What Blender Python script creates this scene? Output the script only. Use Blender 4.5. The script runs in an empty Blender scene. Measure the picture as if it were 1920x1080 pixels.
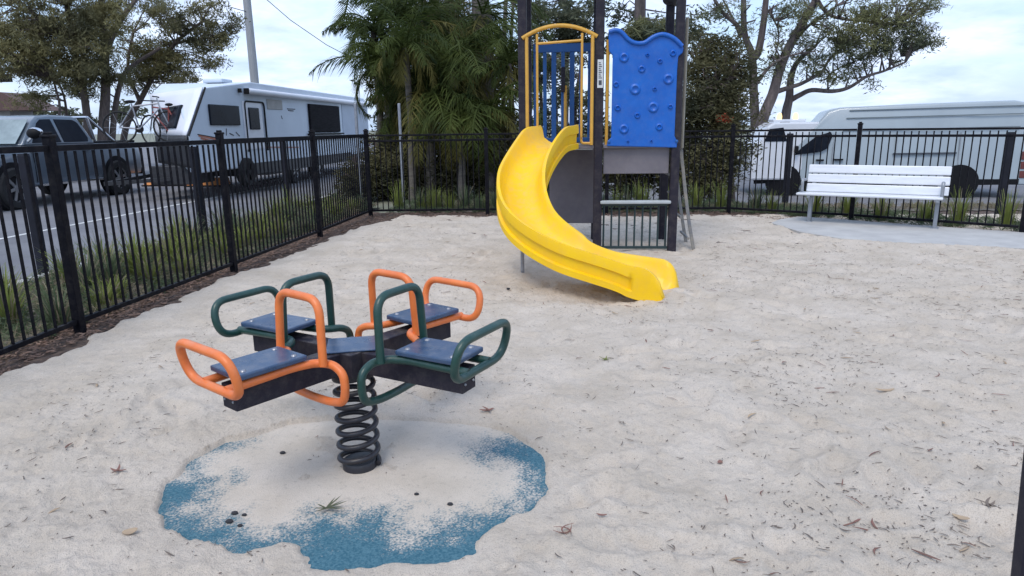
import bpy, math, random
import numpy as np
from mathutils import Vector, Matrix
random.seed(7); rng = np.random.default_rng(11)
PI = math.pi
S = bpy.context.scene
C = S.collection

# ------------------------------------------------------------------ camera
F = 1277.; CX, CY = 960., 540.; EYE = 1.45
_v = np.array([77., 5433.]); _dn = _v/np.hypot(*_v); _rt = np.array([_dn[1], -_dn[0]])
_hd = F*F/np.hypot(*_v); _pitch = math.atan2(_hd, F)
_s = (115. + _hd*_dn[0])/_rt[0]; _yaw = math.atan2(_s, math.hypot(F, _hd))
_fh = np.array([-math.sin(_yaw), math.cos(_yaw), 0]); _rg = np.array([math.cos(_yaw), math.sin(_yaw), 0])
_fw = _fh*math.cos(_pitch) + np.array([0, 0, -math.sin(_pitch)])
_up = _fh*math.sin(_pitch) + np.array([0, 0, math.cos(_pitch)])
_X = _rg*_rt[0] - _up*_dn[0]; _Y = _rg*_rt[1] - _up*_dn[1]
_C = np.array([0, 0, EYE])
cd = bpy.data.cameras.new('camera'); cam = bpy.data.objects.new('camera', cd); C.objects.link(cam)
cd.sensor_width = 36; cd.lens = F/1920*36; cd.clip_start = 0.05; cd.clip_end = 3000
M = Matrix.Identity(4)
for i in range(3):
    M[i][0] = _X[i]; M[i][1] = -_Y[i]; M[i][2] = -_fw[i]; M[i][3] = _C[i]
cam.matrix_world = M
S.camera = cam

def ray(x, y): return _fw*F + _X*(x-CX) + _Y*(y-CY)
def gz(x, y, z=0.):                      # pixel of the photograph -> point at height z
    d = ray(x, y); return Vector(_C + d*((z-EYE)/d[2]))
def at(x, y, Y):                         # pixel of the photograph -> point at depth Y
    d = ray(x, y); return Vector(_C + d*(Y/d[1]))
def proj(P):
    q = np.asarray(P, float) - _C; w = q@_fw
    return CX + F*(q@_X)/w, CY + F*(q@_Y)/w

# ------------------------------------------------------------------ sky, sun, exposure
SUN_EL, SUN_ROT = math.radians(58), math.radians(200)
w = bpy.data.worlds.new('World'); S.world = w; w.use_nodes = True
nt = w.node_tree; nt.nodes.clear()
N = nt.nodes.new; L = nt.links.new
out = N('ShaderNodeOutputWorld'); bg = N('ShaderNodeBackground'); bg.inputs['Strength'].default_value = 0.12
sky = N('ShaderNodeTexSky'); sky.sky_type = 'NISHITA'; sky.sun_disc = False
sky.sun_elevation = SUN_EL; sky.sun_rotation = SUN_ROT; sky.air_density = 1.3; sky.dust_density = 1.5
tc = N('ShaderNodeTexCoord'); sep = N('ShaderNodeSeparateXYZ'); L(tc.outputs['Generated'], sep.inputs[0])
zc = N('ShaderNodeMath'); zc.operation = 'MAXIMUM'; zc.inputs[1].default_value = 0; L(sep.outputs['Z'], zc.inputs[0])
za = N('ShaderNodeMath'); za.operation = 'ADD'; za.inputs[1].default_value = 0.22; L(zc.outputs[0], za.inputs[0])
dx = N('ShaderNodeMath'); dx.operation = 'DIVIDE'; L(sep.outputs['X'], dx.inputs[0]); L(za.outputs[0], dx.inputs[1])
dy = N('ShaderNodeMath'); dy.operation = 'DIVIDE'; L(sep.outputs['Y'], dy.inputs[0]); L(za.outputs[0], dy.inputs[1])
cb = N('ShaderNodeCombineXYZ'); L(dx.outputs[0], cb.inputs[0]); L(dy.outputs[0], cb.inputs[1])
n1 = N('ShaderNodeTexNoise'); n1.inputs['Scale'].default_value = 1.1; n1.inputs['Detail'].default_value = 7; n1.inputs['Roughness'].default_value = 0.55
L(cb.outputs[0], n1.inputs['Vector'])
r1 = N('ShaderNodeValToRGB'); r1.color_ramp.elements[0].position = 0.37; r1.color_ramp.elements[1].position = 0.63
L(n1.outputs[0], r1.inputs[0])
n2 = N('ShaderNodeTexNoise'); n2.inputs['Scale'].default_value = 2.6; n2.inputs['Detail'].default_value = 8; n2.inputs['Roughness'].default_value = 0.6
L(cb.outputs[0], n2.inputs['Vector'])
r2 = N('ShaderNodeMapRange'); r2.inputs[1].default_value = 0.32; r2.inputs[2].default_value = 0.66; L(n2.outputs[0], r2.inputs[0])
cm = N('ShaderNodeMix'); cm.data_type = 'RGBA'
cm.inputs[6].default_value = (3.3, 4.15, 6.2, 1); cm.inputs[7].default_value = (6.3, 7.1, 8.7, 1); L(r2.outputs[0], cm.inputs[0])
mx = N('ShaderNodeMix'); mx.data_type = 'RGBA'; L(r1.outputs[0], mx.inputs[0])
sb = N('ShaderNodeMix'); sb.data_type = 'RGBA'; sb.inputs[0].default_value = 0.5; L(sky.outputs[0], sb.inputs[6]); sb.inputs[7].default_value = (3.3, 5.2, 8.4, 1)
L(sb.outputs[2], mx.inputs[6]); L(cm.outputs[2], mx.inputs[7])
L(mx.outputs[2], bg.inputs[0]); L(bg.outputs[0], out.inputs[0])
sd = bpy.data.lights.new('sun', 'SUN'); sd.energy = 1.25; sd.angle = math.radians(24); sd.color = (1, 0.93, 0.83)
so = bpy.data.objects.new('sun', sd); C.objects.link(so)
_az = SUN_ROT
so.rotation_euler = Vector((-math.sin(_az)*math.cos(SUN_EL), -math.cos(_az)*math.cos(SUN_EL), -math.sin(SUN_EL))).to_track_quat('-Z', 'Y').to_euler()
S.view_settings.view_transform = 'Standard'; S.view_settings.look = 'None'
S.view_settings.exposure = 0.62; S.view_settings.gamma = 1

# ------------------------------------------------------------------ materials
def mat(name, col, rough=0.6, metal=0.0, var=0.0, vscale=4.0, col2=None, bump=0.0, bscale=60, spec=0.5, coat=0, streak=None, trans=0):
    m = bpy.data.materials.new(name); m.use_nodes = True
    t = m.node_tree; b = t.nodes['Principled BSDF']
    b.inputs['Base Color'].default_value = (*col, 1); b.inputs['Roughness'].default_value = rough
    b.inputs['Metallic'].default_value = metal; b.inputs['Specular IOR Level'].default_value = spec
    if coat: b.inputs['Coat Weight'].default_value = coat; b.inputs['Coat Roughness'].default_value = 0.08
    tcn = t.nodes.new('ShaderNodeTexCoord'); vec = tcn.outputs['Object']
    if streak:
        mp = t.nodes.new('ShaderNodeMapping'); mp.inputs['Scale'].default_value = streak; t.links.new(vec, mp.inputs[0]); vec = mp.outputs[0]
    if col2 is not None or var:
        if col2 is None: col2 = tuple(min(1, c*(1-var)) for c in col)
        n = t.nodes.new('ShaderNodeTexNoise'); n.inputs['Scale'].default_value = vscale; n.inputs['Detail'].default_value = 6; n.inputs['Roughness'].default_value = 0.62
        t.links.new(vec, n.inputs['Vector'])
        r = t.nodes.new('ShaderNodeMapRange'); r.inputs[1].default_value = 0.35; r.inputs[2].default_value = 0.65; t.links.new(n.outputs[0], r.inputs[0])
        x = t.nodes.new('ShaderNodeMix'); x.data_type = 'RGBA'; x.inputs[6].default_value = (*col, 1); x.inputs[7].default_value = (*col2, 1)
        t.links.new(r.outputs[0], x.inputs[0]); t.links.new(x.outputs[2], b.inputs['Base Color'])
        r3 = t.nodes.new('ShaderNodeMapRange'); r3.inputs[3].default_value = rough*0.88; r3.inputs[4].default_value = min(1, rough*1.15); t.links.new(n.outputs[0], r3.inputs[0]); t.links.new(r3.outputs[0], b.inputs['Roughness'])
    if bump:
        n = t.nodes.new('ShaderNodeTexNoise'); n.inputs['Scale'].default_value = bscale; n.inputs['Detail'].default_value = 4
        t.links.new(tcn.outputs['Object'], n.inputs['Vector'])
        bp = t.nodes.new('ShaderNodeBump'); bp.inputs['Strength'].default_value = bump; bp.inputs['Distance'].default_value = 0.01
        t.links.new(n.outputs[0], bp.inputs['Height']); t.links.new(bp.outputs[0], b.inputs['Normal'])
    return m

def dust(m, amt=.35, col=(0.42, 0.37, 0.31)):
    t = m.node_tree; b = t.nodes['Principled BSDF']; A = t.nodes.new; K = t.links.new
    src = b.inputs['Base Color'].links[0].from_socket
    g = A('ShaderNodeNewGeometry'); sp = A('ShaderNodeSeparateXYZ'); K(g.outputs['Normal'], sp.inputs[0])
    up = A('ShaderNodeMapRange'); up.inputs[1].default_value = .1; up.inputs[2].default_value = 1; up.inputs[3].default_value = .25; K(sp.outputs['Z'], up.inputs[0])
    tcn = A('ShaderNodeTexCoord'); n = A('ShaderNodeTexNoise'); n.inputs['Scale'].default_value = 14; n.inputs['Detail'].default_value = 9; n.inputs['Roughness'].default_value = .78; K(tcn.outputs['Object'], n.inputs['Vector'])
    r = A('ShaderNodeMapRange'); r.inputs[1].default_value = .46; r.inputs[2].default_value = .74; r.inputs[4].default_value = amt; K(n.outputs[0], r.inputs[0])
    mu = A('ShaderNodeMath'); mu.operation = 'MULTIPLY'; K(up.outputs[0], mu.inputs[0]); K(r.outputs[0], mu.inputs[1])
    x = A('ShaderNodeMix'); x.data_type = 'RGBA'; x.inputs[7].default_value = (*col, 1); K(mu.outputs[0], x.inputs[0]); K(src, x.inputs[6]); K(x.outputs[2], b.inputs['Base Color'])

def leafmat(name, c1, c2, vscale=1.2, rough=0.6):
    m = mat(name, c1, rough, col2=c2, vscale=vscale, spec=0.12)
    t = m.node_tree; b = t.nodes['Principled BSDF']; o = t.nodes['Material Output']
    tr = t.nodes.new('ShaderNodeBsdfTranslucent'); ms = t.nodes.new('ShaderNodeMixShader'); ms.inputs[0].default_value = 0.35
    src = b.inputs['Base Color'].links[0].from_socket
    t.links.new(src, tr.inputs[0]); t.links.new(b.outputs[0], ms.inputs[1]); t.links.new(tr.outputs[0], ms.inputs[2]); t.links.new(ms.outputs[0], o.inputs[0])
    return m

def sandnodes(t, vec):
    """returns colour socket, height socket of sand"""
    A = t.nodes.new; K = t.links.new
    g = A('ShaderNodeTexNoise'); g.inputs['Scale'].default_value = 260; g.inputs['Detail'].default_value = 3; K(vec, g.inputs['Vector'])
    m1 = A('ShaderNodeTexNoise'); m1.inputs['Scale'].default_value = 2.2; m1.inputs['Detail'].default_value = 8; m1.inputs['Roughness'].default_value = 0.65; K(vec, m1.inputs['Vector'])
    m2 = A('ShaderNodeTexNoise'); m2.inputs['Scale'].default_value = 34; m2.inputs['Detail'].default_value = 6; m2.inputs['Roughness'].default_value = 0.7; K(vec, m2.inputs['Vector'])
    c1 = A('ShaderNodeMix'); c1.data_type = 'RGBA'; c1.inputs[6].default_value = (0.64, 0.558, 0.47, 1); c1.inputs[7].default_value = (0.52, 0.445, 0.36, 1)
    r = A('ShaderNodeMapRange'); r.inputs[1].default_value = 0.38; r.inputs[2].default_value = 0.66; K(m1.outputs[0], r.inputs[0]); K(r.outputs[0], c1.inputs[0])
    c2 = A('ShaderNodeMix'); c2.data_type = 'RGBA'; c2.inputs[7].default_value = (0.30, 0.26, 0.225, 1); K(c1.outputs[2], c2.inputs[6])
    r2 = A('ShaderNodeMapRange'); r2.inputs[1].default_value = 0.56; r2.inputs[2].default_value = 0.74; r2.inputs[4].default_value = 0.7; K(m2.outputs[0], r2.inputs[0]); K(r2.outputs[0], c2.inputs[0])
    c3 = A('ShaderNodeMix'); c3.data_type = 'RGBA'; c3.inputs[7].default_value = (0.33, 0.29, 0.25, 1); K(c2.outputs[2], c3.inputs[6])
    r3 = A('ShaderNodeMapRange'); r3.inputs[1].default_value = 0.52; r3.inputs[2].default_value = 0.72; r3.inputs[4].default_value = 0.8; K(g.outputs[0], r3.inputs[0]); K(r3.outputs[0], c3.inputs[0])
    ad = A('ShaderNodeMath'); ad.operation = 'MULTIPLY_ADD'; ad.inputs[1].default_value = 0.35; K(g.outputs[0], ad.inputs[0]); K(m2.outputs[0], ad.inputs[2])
    return c3.outputs[2], ad.outputs[0]

def make_sand():
    m = bpy.data.materials.new('sand'); m.use_nodes = True; t = m.node_tree; b = t.nodes['Principled BSDF']
    b.inputs['Roughness'].default_value = 0.95; b.inputs['Specular IOR Level'].default_value = 0.15
    tcn = t.nodes.new('ShaderNodeTexCoord'); c, h = sandnodes(t, tcn.outputs['Object'])
    t.links.new(c, b.inputs['Base Color'])
    bp = t.nodes.new('ShaderNodeBump'); bp.inputs['Strength'].default_value = 0.9; bp.inputs['Distance'].default_value = 0.018
    t.links.new(h, bp.inputs['Height']); t.links.new(bp.outputs[0], b.inputs['Normal'])
    return m
def make_rubber():
    m = bpy.data.materials.new('blue_rubber_with_sand'); m.use_nodes = True; t = m.node_tree; b = t.nodes['Principled BSDF']
    b.inputs['Roughness'].default_value = 0.9; b.inputs['Specular IOR Level'].default_value = 0.2
    A = t.nodes.new; K = t.links.new
    tcn = A('ShaderNodeTexCoord'); sc, sh = sandnodes(t, tcn.outputs['Object'])
    g = A('ShaderNodeTexNoise'); g.inputs['Scale'].default_value = 120; g.inputs['Detail'].default_value = 3; K(tcn.outputs['Object'], g.inputs['Vector'])
    bl = A('ShaderNodeMix'); bl.data_type = 'RGBA'; bl.inputs[6].default_value = (0.034, 0.108, 0.152, 1); bl.inputs[7].default_value = (0.085, 0.185, 0.23, 1)
    r = A('ShaderNodeMapRange'); r.inputs[1].default_value = 0.35; r.inputs[2].default_value = 0.65; K(g.outputs[0], r.inputs[0]); K(r.outputs[0], bl.inputs[0])
    at_ = A('ShaderNodeAttribute'); at_.attribute_name = 'cover'
    g2 = A('ShaderNodeTexNoise'); g2.inputs['Scale'].default_value = 130; g2.inputs['Detail'].default_value = 5; g2.inputs['Roughness'].default_value = 0.75; K(tcn.outputs['Object'], g2.inputs['Vector'])
    g3 = A('ShaderNodeTexNoise'); g3.inputs['Scale'].default_value = 9; g3.inputs['Detail'].default_value = 5; K(tcn.outputs['Object'], g3.inputs['Vector'])
    s1 = A('ShaderNodeMath'); s1.operation = 'MULTIPLY_ADD'; s1.inputs[1].default_value = 1.5; K(g2.outputs[0], s1.inputs[0]); K(at_.outputs['Fac'], s1.inputs[2])
    s2 = A('ShaderNodeMath'); s2.operation = 'MULTIPLY_ADD'; s2.inputs[1].default_value = 0.55; K(g3.outputs[0], s2.inputs[0]); K(s1.outputs[0], s2.inputs[2])
    r2 = A('ShaderNodeMapRange'); r2.inputs[1].default_value = 1.43; r2.inputs[2].default_value = 1.68; r2.inputs[4].default_value = 0.93; K(s2.outputs[0], r2.inputs[0])
    x = A('ShaderNodeMix'); x.data_type = 'RGBA'; K(r2.outputs[0], x.inputs[0]); K(bl.outputs[2], x.inputs[6]); K(sc, x.inputs[7])
    K(x.outputs[2], b.inputs['Base Color'])
    bp = A('ShaderNodeBump'); bp.inputs['Strength'].default_value = 0.5; bp.inputs['Distance'].default_value = 0.006; K(g2.outputs[0], bp.inputs['Height']); K(bp.outputs[0], b.inputs['Normal'])
    return m
def make_asphalt():
    m = mat('asphalt', (0.19, 0.188, 0.20), 0.9, col2=(0.135, 0.135, 0.148), vscale=0.8, bump=0.8, bscale=90)
    return m
MT = dict(
    sand=make_sand(), rubber=make_rubber(), asphalt=make_asphalt(),
    mulch=mat('bark_mulch', (0.13, 0.085, 0.06), 0.95, col2=(0.045, 0.03, 0.025), vscale=22, bump=1, bscale=45),
    soil=mat('garden_soil', (0.17, 0.14, 0.11), 0.95, col2=(0.07, 0.06, 0.045), vscale=9, bump=1, bscale=30),
    chip=mat('bark_chip', (0.27, 0.17, 0.12), 0.9, col2=(0.09, 0.055, 0.045), vscale=9),
    concrete=mat('concrete', (0.46, 0.45, 0.43), 0.85, col2=(0.38, 0.37, 0.36), vscale=3, bump=0.25, bscale=80),
    lawn=mat('far_grass', (0.17, 0.18, 0.13), 0.95, col2=(0.22, 0.22, 0.17), vscale=0.4, bump=1, bscale=10),
    line=mat('road_paint', (0.68, 0.68, 0.66), 0.7, col2=(0.42, 0.42, 0.41), vscale=9),
    fence=mat('black_powder_coat', (0.004, 0.004, 0.008), 0.55, spec=0.13, var=0.35, vscale=5, bump=0.08, bscale=120),
    bollard=mat('blue_black_timber', (0.014, 0.015, 0.024), 0.6, spec=0.25, var=0.4, vscale=6),
    navy=mat('navy_powder_coat', (0.019, 0.017, 0.028), 0.55, spec=0.2, col2=(0.026, 0.023, 0.032), vscale=7, bump=0.1, bscale=150),
    navyhi=mat('dark_slate_plastic', (0.030, 0.064, 0.13), 0.28, col2=(0.042, 0.078, 0.15), vscale=12, bump=0.12, bscale=140),
    spring=mat('spring_steel_black', (0.018, 0.018, 0.026), 0.38, var=0.4, vscale=14, bump=0.15, bscale=90),
    orange=mat('orange_powder_coat', (0.78, 0.20, 0.045), 0.42, col2=(0.68, 0.155, 0.035), vscale=9, bump=0.06, bscale=150),
    green=mat('dark_green_powder_coat', (0.008, 0.043, 0.036), 0.35, col2=(0.014, 0.056, 0.046), vscale=9, bump=0.06, bscale=150),
    yellow=mat('yellow_slide_plastic', (0.90, 0.56, 0.0), 0.42, col2=(0.86, 0.50, 0.005), vscale=3.5, bump=0.03, bscale=200),
    amber=mat('amber_powder_coat', (0.66, 0.36, 0.055), 0.45, var=0.15, vscale=9),
    blue=mat('blue_panel_plastic', (0.0, 0.115, 0.50), 0.42, col2=(0.0, 0.09, 0.43), vscale=4, bump=0.06, bscale=160),
    bluebar=mat('blue_powder_coat', (0.01, 0.10, 0.33), 0.45, var=0.2, vscale=5),
    greyp=mat('grey_panel', (0.17, 0.155, 0.175), 0.6, col2=(0.13, 0.12, 0.14), vscale=3),
    tealbar=mat('dark_teal_coat', (0.02, 0.045, 0.05), 0.45, var=0.3, vscale=5),
    galv=mat('galvanised_steel', (0.34, 0.35, 0.38), 0.42, metal=0.6, var=0.25, vscale=16),
    counter=mat('pale_counter', (0.42, 0.46, 0.48), 0.5, var=0.2, vscale=6),
    tan=mat('tan_pole_coat', (0.26, 0.235, 0.19), 0.5, var=0.2, vscale=5),
    grey_rail=mat('grey_climber_coat', (0.15, 0.16, 0.18), 0.5, col2=(0.30, 0.27, 0.22), vscale=5),
    alu=mat('white_bench_slat', (0.72, 0.74, 0.78), 0.38, metal=0.15, col2=(0.62, 0.64, 0.68), vscale=2.5, streak=(1, 8, 8)),
    bframe=mat('bench_frame_grey', (0.33, 0.35, 0.38), 0.45, metal=0.3, var=0.2, vscale=8),
    white=mat('white_gloss_paint', (0.68, 0.70, 0.74), 0.28, col2=(0.60, 0.62, 0.66), vscale=1.4, coat=0.4),
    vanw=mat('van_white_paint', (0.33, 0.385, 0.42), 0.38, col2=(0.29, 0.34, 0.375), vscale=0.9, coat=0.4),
    cara=mat('caravan_cladding', (0.60, 0.67, 0.76), 0.5, col2=(0.55, 0.62, 0.71), vscale=1.2),
    carafront=mat('caravan_front_white', (0.76, 0.77, 0.82), 0.4, col2=(0.68, 0.70, 0.76), vscale=1.2),
    checker=mat('black_checker_plate', (0.03, 0.03, 0.034), 0.5, var=0.3, vscale=9, bump=0.5, bscale=40),
    glass=mat('dark_glass', (0.006, 0.008, 0.014), 0.25, spec=0.06, col2=(0.014, 0.018, 0.026), vscale=2.5),
    winds=mat('windscreen_glass', (0.16, 0.20, 0.20), 0.08, spec=0.9, col2=(0.30, 0.36, 0.36), vscale=1.6),
    ute=mat('slate_grey_car_paint', (0.10, 0.13, 0.165), 0.30, metal=0.3, col2=(0.12, 0.15, 0.185), vscale=1, coat=0.7),
    tyre=mat('tyre_rubber', (0.016, 0.016, 0.017), 0.85, var=0.3, vscale=12),
    rim=mat('alloy_rim', (0.45, 0.46, 0.48), 0.3, metal=0.8, var=0.2, vscale=12),
    chrome=mat('chrome', (0.72, 0.73, 0.76), 0.12, metal=1.0, var=0.1, vscale=9),
    blackp=mat('black_plastic', (0.008, 0.008, 0.010), 0.6, spec=0.2, var=0.3, vscale=9),
    redlamp=mat('red_tail_lamp', (0.16, 0.04, 0.035), 0.35, var=0.4, vscale=20),
    redstripe=mat('orange_red_decal', (0.45, 0.14, 0.08), 0.4, var=0.2, vscale=9),
    orangeb=mat('orange_barrier_plastic', (0.72, 0.26, 0.05), 0.5, var=0.2, vscale=4),
    pole=mat('weathered_pole', (0.34, 0.35, 0.36), 0.85, col2=(0.26, 0.27, 0.28), vscale=4, streak=(6, 6, .5)),
    roof=mat('brown_roof_sheet', (0.13, 0.075, 0.065), 0.7, var=0.3, vscale=3, streak=(8, 1, 1)),
    fascia=mat('red_fascia', (0.28, 0.06, 0.05), 0.5, var=0.2, vscale=3),
    wall=mat('pale_wall', (0.34, 0.32, 0.30), 0.8, var=0.15, vscale=3),
    bark=mat('grey_brown_bark', (0.13, 0.10, 0.085), 0.9, col2=(0.065, 0.05, 0.045), vscale=7, bump=1, bscale=14, streak=(3, 3, .6)),
    barkeu=mat('eucalypt_bark', (0.13, 0.105, 0.10), 0.85, col2=(0.055, 0.045, 0.045), vscale=3, bump=0.8, bscale=12, streak=(3, 3, .6)),
    palmbark=mat('palm_bark', (0.15, 0.13, 0.11), 0.9, col2=(0.08, 0.07, 0.06), vscale=5, bump=1, bscale=18, streak=(1, 1, 5)),
    leafcas=leafmat('olive_leaf', (0.25, 0.225, 0.10), (0.10, 0.10, 0.06), 0.7),
    leafeu=leafmat('eucalypt_leaf', (0.25, 0.24, 0.10), (0.10, 0.12, 0.085), 0.7),
    leafdark=leafmat('dark_shrub_leaf', (0.17, 0.155, 0.075), (0.045, 0.05, 0.03), 1.0),
    leafbg=leafmat('grey_green_leaf', (0.17, 0.18, 0.11), (0.06, 0.07, 0.05), 0.8),
    frond=leafmat('palm_leaflet', (0.095, 0.12, 0.03), (0.026, 0.042, 0.014), 0.9),
    frondy=leafmat('yellowing_palm_leaflet', (0.22, 0.19, 0.06), (0.10, 0.10, 0.03), 1.8),
    strap=leafmat('strap_leaf', (0.27, 0.30, 0.075), (0.12, 0.16, 0.05), 2.4),
    strapd=leafmat('blue_green_strap_leaf', (0.15, 0.19, 0.10), (0.07, 0.10, 0.06), 2.4),
    straw=leafmat('dry_straw_leaf', (0.34, 0.29, 0.20), (0.20, 0.17, 0.11), 3),
    litter=mat('dry_leaf_litter', (0.21, 0.165, 0.13), 0.9, col2=(0.09, 0.07, 0.06), vscale=3),
    litterred=mat('reddish_leaf', (0.26, 0.12, 0.09), 0.8, col2=(0.14, 0.08, 0.06), vscale=6),
    littertan=mat('tan_leaf', (0.42, 0.31, 0.20), 0.8, col2=(0.30, 0.22, 0.15), vscale=6),
    stone=mat('dark_stone', (0.03, 0.03, 0.035), 0.8, var=0.3, vscale=30),
    redflower=leafmat('red_flower', (0.55, 0.12, 0.06), (0.38, 0.08, 0.05), 4),
    rib=mat('shaded_body_groove', (0.13, 0.16, 0.18), 0.6, var=.1),
    reargrey=mat('pale_grey_caravan_panel', (0.40, 0.46, 0.56), 0.5, var=.08, vscale=2),
    sticker=mat('white_sticker', (0.62, 0.64, 0.66), 0.5, var=0.12, vscale=30),
    ink=mat('dark_print', (0.06, 0.07, 0.09), 0.6, var=0.2, vscale=30),
    screen=mat('black_mesh_screen', (0.006, 0.006, 0.008), 0.7, spec=0.05, col2=(0.022, 0.02, 0.024), vscale=4, streak=(1, 1, 7)),
)
for _k, _a in (('navyhi', .28), ('navy', .35), ('orange', .35), ('green', .15), ('yellow', .4), ('blue', .3), ('fence', .2), ('spring', .12), ('alu', .3), ('ute', .3), ('cara', .3), ('vanw', .3), ('greyp', .4), ('counter', .4)): dust(MT[_k], _a)
def lampmat():
    m = bpy.data.materials.new('lit_amber_beacon'); m.use_nodes = True; b = m.node_tree.nodes['Principled BSDF']
    b.inputs['Base Color'].default_value = (0.9, 0.5, 0.08, 1); b.inputs['Emission Color'].default_value = (1, 0.74, 0.32, 1); b.inputs['Emission Strength'].default_value = 1.3
    return m
MT['beacon'] = lampmat()

# ------------------------------------------------------------------ mesh helpers
class MB:
    def __init__(s): s.v = []; s.f = []
    def add(s, V, Fc):
        o = len(s.v); s.v += [tuple(p) for p in V]; s.f += [tuple(o+i for i in q) for q in Fc]; return s
    def box(s, c, d, R=None):
        hx, hy, hz = d[0]/2, d[1]/2, d[2]/2
        P = [Vector((x*hx, y*hy, z*hz)) for x in (-1, 1) for y in (-1, 1) for z in (-1, 1)]
        if R is not None: P = [R@p for p in P]
        c = Vector(c)
        return s.add([p+c for p in P], [(0, 1, 3, 2), (4, 6, 7, 5), (0, 4, 5, 1), (2, 3, 7, 6), (0, 2, 6, 4), (1, 5, 7, 3)])
    def bar(s, a, b, w, h=None, up=(0, 0, 1)):
        a = Vector(a); b = Vector(b); d = (b-a); l = d.length; d.normalize(); up = Vector(up)
        if abs(d.dot(up)) > .99: up = Vector((0, 1, 0))
        sd_ = d.cross(up).normalized(); u = sd_.cross(d)
        R = Matrix((d, sd_, u)).transposed()
        return s.box((a+b)/2, (l, w, h or w), R)
    def tube(s, P, r, n=10, closed=False, caps=True):
        P = [Vector(p) for p in P]; m = len(P); rr = r if hasattr(r, '__len__') else [r]*m
        T = []
        for i in range(m):
            if closed: t = P[(i+1) % m]-P[i-1]
            else: t = P[min(i+1, m-1)]-P[max(i-1, 0)]
            T.append(t.normalized() if t.length > 1e-9 else Vector((0, 0, 1)))
        u = T[0].orthogonal().normalized(); V = []
        for i in range(m):
            u = (u - T[i]*u.dot(T[i]));
            if u.length < 1e-6: u = T[i].orthogonal()
            u.normalize(); v_ = T[i].cross(u)
            for k in range(n):
                a = 2*PI*k/n; V.append(P[i]+(u*math.cos(a)+v_*math.sin(a))*rr[i])
        Fc = []
        for i in range(m if closed else m-1):
            j = (i+1) % m
            for k in range(n):
                k2 = (k+1) % n; Fc.append((i*n+k, i*n+k2, j*n+k2, j*n+k))
        if closed and m > 2:
            # rotate last ring link to limit twist
            pass
        if not closed and caps: Fc.append(tuple(range(n))[::-1]); Fc.append(tuple((m-1)*n+k for k in range(n)))
        return s.add(V, Fc)
    def prism(s, poly, fa, fb):
        """poly: 2D list; fa/fb map (u,v)->3D for the two caps"""
        n = len(poly); V = [fa(*p) for p in poly]+[fb(*p) for p in poly]
        Fc = [tuple(range(n)), tuple(range(2*n-1, n-1, -1))]+[(i, i+n, (i+1) % n+n, (i+1) % n)[::-1] for i in range(n)]
        return s.add(V, Fc)
    def disc(s, c, ax, r, t, n=24):
        c = Vector(c); ax = Vector(ax).normalized()
        return s.tube([c-ax*t/2, c+ax*t/2], r, n)
    def ball(s, c, r, n=10, sc=(1, 1, 1)):
        V = []; Fc = []; c = Vector(c)
        for i in range(n+1):
            for k in range(n):
                th = PI*i/n; ph = 2*PI*k/n
                V.append(c+Vector((r*sc[0]*math.sin(th)*math.cos(ph), r*sc[1]*math.sin(th)*math.sin(ph), r*sc[2]*math.cos(th))))
        for i in range(n):
            for k in range(n): Fc.append((i*n+k, (i+1)*n+k, (i+1)*n+(k+1) % n, i*n+(k+1) % n))
        return s.add(V, Fc)
    def lathe(s, prof, c=(0, 0, 0), n=24, axis='z'):
        V = []; Fc = []; c = Vector(c)
        for r, z in prof:
            for k in range(n):
                a = 2*PI*k/n
                p = (r*math.cos(a), r*math.sin(a), z) if axis == 'z' else (r*math.cos(a), z, r*math.sin(a))
                V.append(c+Vector(p))
        for i in range(len(prof)-1):
            for k in range(n): Fc.append((i*n+k, i*n+(k+1) % n, (i+1)*n+(k+1) % n, (i+1)*n+k))
        return s.add(V, Fc)
    def build(s, name, m, parent=None, bevel=0, smooth=False, sub=0, loc=None):
        me = bpy.data.meshes.new(name); me.from_pydata(s.v, [], s.f); me.validate(); me.update()
        import bmesh
        b = bmesh.new(); b.from_mesh(me); bmesh.ops.recalc_face_normals(b, faces=b.faces); b.to_mesh(me); b.free()
        me.materials.append(MT[m] if isinstance(m, str) else m)
        o = bpy.data.objects.new(name, me); C.objects.link(o)
        if parent: o.parent = parent
        if loc: o.location = loc
        if smooth:
            me.polygons.foreach_set('use_smooth', [True]*len(me.polygons))
            me.set_sharp_from_angle(angle=math.radians(38))
        if bevel:
            md = o.modifiers.new('bevel', 'BEVEL'); md.width = bevel; md.segments = 2; md.limit_method = 'ANGLE'; md.angle_limit = math.radians(35)
        if sub:
            md = o.modifiers.new('sub', 'SUBSURF'); md.levels = sub; md.render_levels = sub
        return o
def npmesh(name, V, Q, m, parent=None, smooth=False, loc=None):
    """numpy mesh of equal-sized faces"""
    me = bpy.data.meshes.new(name); V = np.asarray(V, np.float32); Q = np.asarray(Q, np.int32)
    me.vertices.add(len(V)); me.vertices.foreach_set('co', V.ravel())
    k = Q.shape[1]; me.loops.add(Q.size); me.loops.foreach_set('vertex_index', Q.ravel())
    me.polygons.add(len(Q)); me.polygons.foreach_set('loop_start', np.arange(0, Q.size, k, dtype=np.int32)); me.polygons.foreach_set('loop_total', np.full(len(Q), k, np.int32))
    if smooth: me.polygons.foreach_set('use_smooth', np.ones(len(Q), bool))
    me.update(calc_edges=True); me.validate(); me.materials.append(MT[m] if isinstance(m, str) else m)
    o = bpy.data.objects.new(name, me); C.objects.link(o)
    if parent: o.parent = parent
    if loc is not None: o.location = loc
    return o
def tag(o, label, cat, group=None):
    o['label'] = label; o['category'] = cat
    if group: o['group'] = group
    return o
def thing(name, label, cat, loc=(0, 0, 0), rz=0, group=None):
    o = bpy.data.objects.new(name, None); C.objects.link(o); o.location = loc; o.rotation_euler = (0, 0, rz); o.empty_display_size = .1
    return tag(o, label, cat, group)
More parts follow.
